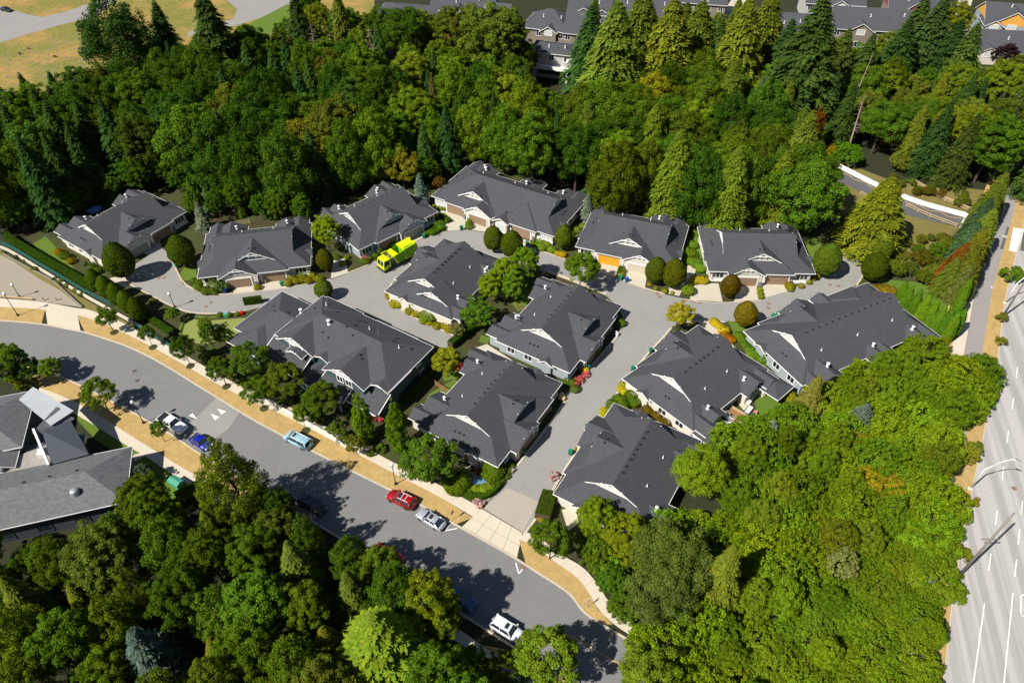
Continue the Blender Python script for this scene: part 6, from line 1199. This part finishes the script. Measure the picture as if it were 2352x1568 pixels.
# patios and small things
p = G(*zP(790, 935)); e = empty('pond', (p.x, p.y, 0), R(14), 'small rectangular stone pond with blue water on the corner patio', 'pond')
MB().box(-1.9, 1.9, -.85, -.6, 0, .5).box(-1.9, 1.9, .6, .85, 0, .5).box(-1.9, -1.6, -.6, .6, 0, .5).box(1.6, 1.9, -.6, .6, 0, .5).build('basin', 'stone', e); MB().box(-1.6, 1.6, -.6, .6, .1, .38).build('water', 'water', e); MB().box(1.9, 2.9, -.4, .9, 0, 1.1).build('pillar', 'stone', e); MB().box(-2.5, -1.9, -.5, .6, 0, .8).build('pillar', 'stone', e)
def pot(u, v, m_, tint, label):
    p = G(u, v, .3); e = empty('flower_pot', (p.x, p.y, .03), 0, label, 'flower pot'); MB().lathe([(.22, 0), (.36, .5), (.38, .52), (.3, .5)], (0, 0), 12).build('pot', m_, e)
    o = bpy.data.objects.new('plant', PROTO['loose0'][0]); link(o, e); o.scale = (.4, .4, .5); o.location = (0, 0, .4); o.color = (*tint, 1)
pot(*zP(690, 610), 'flower_red', (.05, .1, .01), 'red flower pot on the corner patio'); pot(*zP(520, 350), 'stone', (.3, .12, .02), 'grey pot with orange flowers by the corner porch'); pot(1715, 902, 'flower_red', (.5, .3, .03), 'red pot with yellow flowers on the white deck')
for (lst, t, wh) in (([zP(910, 640), zP(880, 690), zP(940, 700), zP(850, 650)], (.3, .16, .03), 'orange grass like in the corner patio'), ([zP(1050, 600), zP(1090, 570), zP(1060, 680)], (.3, .12, .14), 'dark pink by the corner porch'), ([zP(780, 1440), zP(830, 1500), zP(900, 1450), zP(850, 1540)], (.5, .35, .42), 'pale pink flowering at the lane entry corner'), ([z4(1720, 1040), z4(1700, 1090), z4(1690, 1110), z4(1770, 1000), z4(1740, 1060), z4(1780, 1010)], (.5, .12, .14), 'pink flowering at the lane edge'), ([z4(1790, 970), z4(1750, 960)], (.4, .35, .02), 'yellow flowering at the lane edge'), ([zP(1690, 610)], (.5, .4, .5), 'lilac flowering at the lane edge'), ([(836, 591), (840, 596)], (.5, .2, .24), 'pink flowering beside the truck'), ([z4(225, 430)], (.4, .05, .15), 'magenta flowering under the cream wall'), ([z4(1580, 1195), z4(1570, 1210)], (.5, .45, .35), 'white flowering in the shade by the lane'), ([z3(1255, 720), z3(1275, 735), z3(1220, 735)], (.6, .35, .25), 'peach flowering at the white window'), ([(1268, 1100), (1272, 1092)], (.5, .35, .45), 'mauve flowering beside the entry house'), ([(860, 958), (870, 950), (878, 960)], (.5, .08, .12), 'red flowering behind the two poplars'), ([zA(1440, 490), zA(1330, 470)], (.05, .08, .02), 'dark potted by the white porch')):
    shrubs(lst, t, wh, (.6, 1.0), 'loose')
# white deck and timber patio behind the deck house
zD = lambda x, y: (1646+x/10.24, 857.5+y/10.24)
q = [G2(*zD(*a), .55) for a in ((600, 545), (1020, 185), (1120, 245), (765, 735))]
e = empty('white_deck', (*q[0], 0), 0, 'white boarded deck with steps behind the house', 'deck')
A, B, Cc, D = (Vector(a)-Vector(q[0]) for a in q)
for k in range(14):
    s0, s1 = (k+.04)/14, (k+.96)/14; f = lambda s, t: (A*(1-s)+B*s)*(1-t)+(D*(1-s)+Cc*s)*t
    MB().prism([tuple(f(s0, 0)), tuple(f(s1, 0)), tuple(f(s1, 1)), tuple(f(s0, 1))], .42, .55).build('plank', 'white_paint', e)
for k in range(4):
    d = (A-B).normalized()*.32; MB().prism([tuple(A+d*k), tuple(D+d*k), tuple(D+d*(k+1)), tuple(A+d*(k+1))], 0, .42-.1*k).build('step', 'driveway', e)
def furn_table(u, v, r, m_, label, h=.72):
    p = G(u, v, h); e = empty('garden_table', (p.x, p.y, .5), 0, label, 'table'); MB().lathe([(r, h-.04), (r, h), (r*.5, h+.01)], (0, 0), 14).build('table_top', m_, e); MB().lathe([(.05, 0), (.05, h-.04)], (0, 0), 7).build('leg', m_, e); MB().lathe([(.3, 0), (.28, .05)], (0, 0), 10).build('base', m_, e)
def furn_chair(u, v, a, m_, label, z=.55, seat='cloth_white'):
    p = G(u, v, z+.4); e = empty('garden_chair', (p.x, p.y, z), a, label, 'chair', 'garden chairs'); MB().box(-.27, .27, -.27, .27, .38, .46).build('seat', seat, e); MB().box(-.27, .27, .22, .29, .46, .95).build('backrest', m_, e)
    for x in (-.24, .24):
        for y in (-.24, .24): MB().box(x-.03, x+.03, y-.03, y+.03, 0, .38).build('leg', m_, e)
furn_table(*zD(945, 345), .75, 'siding_green', 'round dark green table on the white deck')
furn_chair(*zD(880, 470), 1.2, 'siding_redbrown', 'red brown chair on the white deck beside the round table'); furn_chair(*zD(1040, 235), 4, 'cloth_white', 'pale chair at the house end of the white deck'); furn_chair(*zD(765, 540), 2.2, 'umbrella_navy', 'blue cushioned chair on the white deck near the steps', seat='umbrella_navy'); furn_chair(*zD(1080, 430), .5, 'flower_red', 'red chair at the outer edge of the white deck'); furn_chair(*zD(920, 900), 2.6, 'flower_pink', 'pink chair on the paving below the white deck', 0.03)
p = G(*zD(760, 850), .4); e = empty('sun_lounger', (p.x, p.y, .03), R(50), 'white cushioned lounger with blue pillow below the white deck', 'lounger'); MB().box(-.9, .9, -.35, .35, .25, .42).build('mattress', 'cloth_white', e); MB().beam((-.9, 0, .4), (-1.3, 0, .8), .68, .14).build('backrest', 'umbrella_navy', e)
for x in (-.7, .7):
    for y in (-.28, .28): MB().box(x-.03, x+.03, y-.03, y+.03, 0, .25).build('leg', 'trim', e)
for k, (a, b, m_) in enumerate((((320, 735), (825, 1045), 'wood_pale'), ((305, 790), (800, 1105), 'wood'))):
    A_, B_ = G2(*zD(*a), 1.2), G2(*zD(*b), 1.2); fence([A_, B_], 'timber board fence beside the white deck, '+('deck side' if k == 0 else 'patio side'), m_, 1.3, (.2, .45, .7, .95, 1.2), 2.0, 'timber_fence', .12, (.06, .22))
for (x, y, sz, l) in ((450, 1100, 1.0, 'largest'), (625, 1100, .9, 'beside the fence'), (510, 1190, .8, 'with dark soil'), (310, 880, .75, 'nearest the house')):
    p = G(*zD(x, y), .35); e = empty('planter_box', (p.x, p.y, .03), R(40), 'square timber planter box on the patio, '+l, 'planter'); b = sz*.62
    MB().box(-b, b, -b, -b+.06, 0, .42).box(-b, b, b-.06, b, 0, .42).box(-b, -b+.06, -b+.06, b-.06, 0, .42).box(b-.06, b, -b+.06, b-.06, 0, .42).build('box', 'wood_pale', e); MB().box(-b+.06, b-.06, -b+.06, b-.06, .0, .36).build('soil', 'wood', e)
def white_stair(u, v, ang, label):
    p = G(u, v, .6); e = empty('white_stair', (p.x, p.y, 0), ang, label, 'stairs')
    for k in range(5): MB().box(-.6, .6, k*.3, k*.3+.3, .15*k, .15*k+.16).build('step', 'white_paint', e)
    for s in (-.66, .66):
        MB().beam((s, 0, 1.0), (s, 1.5, 1.75), .06, .08).build('hand_rail', 'trim', e)
        for k in range(6): MB().box(s-.02, s+.02, k*.3-.02, k*.3+.02, .1+.13*k, 1.0+.148*k).build('baluster', 'trim', e)
white_stair(*zD(170, 1080), R(-150), 'white railed stair between house and timber patio'); white_stair(*zD(365, 970), R(120), 'small white railed steps on the timber patio'); white_stair(1545, 1190, R(60), 'white railed stair at the back of the entry house')
p = G(*zD(330, 1290), .03); tag(MB().lathe([(1.0, 0), (1.0, .05), (.9, .06)], (0, 0), 14).build('paving_circle', 'concrete', loc=(p.x, p.y, .04)), 'round pale paving stone on the timber patio', 'paving stone')
# green cabinet, small sign posts, mail box
p = G(405, 1108, .8); e = empty('utility_cabinet', (p.x, p.y, 0), R(-30), 'green utility cabinet on the lawn by the old building', 'cabinet'); MB().box(-1.0, 1.0, -.6, .6, 0, 1.35).build('body', 'kiosk_green', e); MB().add([(-1.1, -.7, 1.35), (1.1, -.7, 1.35), (1.1, .7, 1.35), (-1.1, .7, 1.35), (-1.1, 0, 1.6), (1.1, 0, 1.6)], [(0, 1, 5, 4), (2, 3, 4, 5), (0, 4, 3), (1, 2, 5)]).build('lid', 'kiosk_green', e)
p = G(519, 724, .4); tag(MB().box(-.4, .4, -.35, .35, 0, .7).box(-.43, .43, -.38, .38, .7, .76).build('utility_box', 'kiosk_green', loc=(p.x, p.y, 0), rz=.2), 'small pale green utility box in the bed by the putting green', 'utility box')
def sign(u, v, h, a, label, m_='metal_grey'):
    p = G(u, v); e = empty('street_sign', p, a, label, 'sign', 'small signs on the verge'); MB().tube([(0, 0, 0), (0, 0, h)], .035, 6).build('post', 'metal_grey', e); MB().box(-.3, .3, -.02, .02, h-.65, h+.02).build('plate', m_, e)
sign(*z7(845, 370), 2.2, 1.0, 'small sign on the dry verge behind the silver sedan', 'wood'); sign(*z7(1790, 990), 2.2, .9, 'small white sign on the verge at the sidewalk bend', 'metal_white')
# tree pits
for k, (u, v) in enumerate(((263, 764), (352, 798), (438, 841), (521, 888), (607, 938), (703, 989))):
    c = G(u, v); tag(MB().lathe([(.75, .085), (.75, .12), (.6, .13), (.02, .13)], (c.x, c.y), 16).build('tree_pit', 'mulch'), 'round brown mulch ring at the foot of a street tree', 'mulch ring', 'mulch rings under the street trees')
# cemetery plaques
pl = MB().box(-.45, .45, -.25, .25, 0, .07).mesh('grave_plaque', 'stone'); rd = random.Random(5); n = 0
o0 = G(150, 120); 
for i in range(-9, 10):
    for j in range(-7, 8):
        q = o0+Vector((i*3.4+j*1.6+rd.uniform(-.3, .3), j*3.0-i*1.1+rd.uniform(-.3, .3), 0)); zc = q.y*math.cos(PITCH)+CAMH*math.sin(PITCH); u = 1176+FPX*q.x/zc; v = 784+FPX*(CAMH*math.cos(PITCH)-q.y*math.sin(PITCH))/zc
        if inpoly((u, v), [(0, 128), (100, 92), (200, 62), (215, 150), (60, 190), (0, 195)]) and rd.random() < .75:
            o = bpy.data.objects.new('grave_plaque', pl); link(o); o.location = (q.x, q.y, .02); o.rotation_euler = (0, 0, rd.uniform(-.2, .2)-.3); tag(o, 'flat grey grave plaque in the dry cemetery lawn', 'grave plaque', 'grave plaques in the cemetery lawn')
shrubs([(45, 123), (65, 112), (125, 130), (235, 192)], (.25, .02, .02), 'as red flower bunch on the cemetery lawn', (.5, .8), 'loose')
# bare dead trees
def dead_tree(u, v, h, lean, label, m_='bark_pale', n=26, sp=2.2):
    p = G(u, v, h*.5); e = empty('dead_tree', (p.x, p.y, 0), random.random()*6, label, 'tree'); rd = random.Random(int(u)); top = Vector((lean, 0, h))
    MB().tube([(0, 0, 0), tuple(top*.5), tuple(top)], [.28, .18, .03], 7).build('trunk', m_, e); m = MB()
    for k in range(n):
        t = rd.uniform(.4, .97); a = rd.uniform(0, 6.28); L = sp*(1.15-t)*rd.uniform(.6, 1.2)+.4; b = top*t; d = Vector((math.cos(a), math.sin(a), rd.uniform(.1, .5)))
        m.tube([b, b+d*L*.5, b+d*L+Vector((0, 0, -.2*L))], [.05, .035, .012], 4)
    m.build('branches', m_, e)
dead_tree(1950, 240, 24, 2.5, 'tall bare leaning trunk in the mixed wood', 'bark_pale', 18, 1.6); dead_tree(1968, 290, 16, 1.0, 'shorter bare trunk beside the leaning one'); dead_tree(855, 130, 16, 0, 'bare grey tree behind the middle wood', 'bark_pale', 40, 3); dead_tree(725, 120, 17, 0, 'bare grey snag at the cemetery edge', 'bark_pale', 30, 2.5); dead_tree(2300, 300, 9, 0, 'bare pale tree by the wide road bend', 'bark_pale', 44, 5)
# person tending the kerb bed
def crouching_person(u, v):
    p = G(u, v, .5); e = empty('person', (p.x, p.y, .03), R(150), 'person in white clothes and hat crouching at the lane kerb', 'person')
    J = {'pel': (0, 0, .42), 'chest': (.2, 0, .72), 'neck': (.3, 0, .86), 'head': (.36, 0, .98), 'lsh': (.24, .2, .78), 'lel': (.44, .24, .55), 'lha': (.6, .16, .36), 'rsh': (.24, -.2, .78), 'rel': (.44, -.24, .55), 'rha': (.6, -.14, .34), 'lhip': (0, .12, .4), 'lkn': (.36, .16, .45), 'lft': (.1, .16, .08), 'ltoe': (.28, .17, .05), 'rhip': (0, -.12, .4), 'rkn': (.34, -.18, .3), 'rft': (-.02, -.18, .08), 'rtoe': (.14, -.19, .05)}
    ks = list(J); E_ = [('pel', 'chest'), ('chest', 'neck'), ('neck', 'head'), ('chest', 'lsh'), ('lsh', 'lel'), ('lel', 'lha'), ('chest', 'rsh'), ('rsh', 'rel'), ('rel', 'rha'), ('pel', 'lhip'), ('lhip', 'lkn'), ('lkn', 'lft'), ('lft', 'ltoe'), ('pel', 'rhip'), ('rhip', 'rkn'), ('rkn', 'rft'), ('rft', 'rtoe')]
    rad = {'pel': .15, 'chest': .16, 'neck': .06, 'head': .1, 'lsh': .07, 'rsh': .07, 'lel': .05, 'rel': .05, 'lha': .035, 'rha': .035, 'lhip': .1, 'rhip': .1, 'lkn': .075, 'rkn': .075, 'lft': .05, 'rft': .05, 'ltoe': .04, 'rtoe': .04}
    me = bpy.data.meshes.new('body'); me.from_pydata([J[k] for k in ks], [(ks.index(a), ks.index(b)) for a, b in E_], []); o = bpy.data.objects.new('body', me); link(o, e); me.materials.append(M['cloth_white'])
    m = o.modifiers.new('skin', 'SKIN'); o.modifiers.new('sub', 'SUBSURF').levels = 1
    for k, sv in zip(ks, me.skin_vertices[0].data): sv.radius = (rad[k], rad[k]); sv.use_root = k == 'pel'
    MB().lathe([(.2, .99), (.2, 1.01), (.12, 1.02), (.11, 1.1), (.04, 1.13)], (.36, 0), 12).build('hat', 'cloth_white', e)
    MB().lathe([(.05, .9), (.1, .96), (.09, 1.0)], (.4, 0), 8).build('face', 'skin', e)
crouching_person(1420, 768)
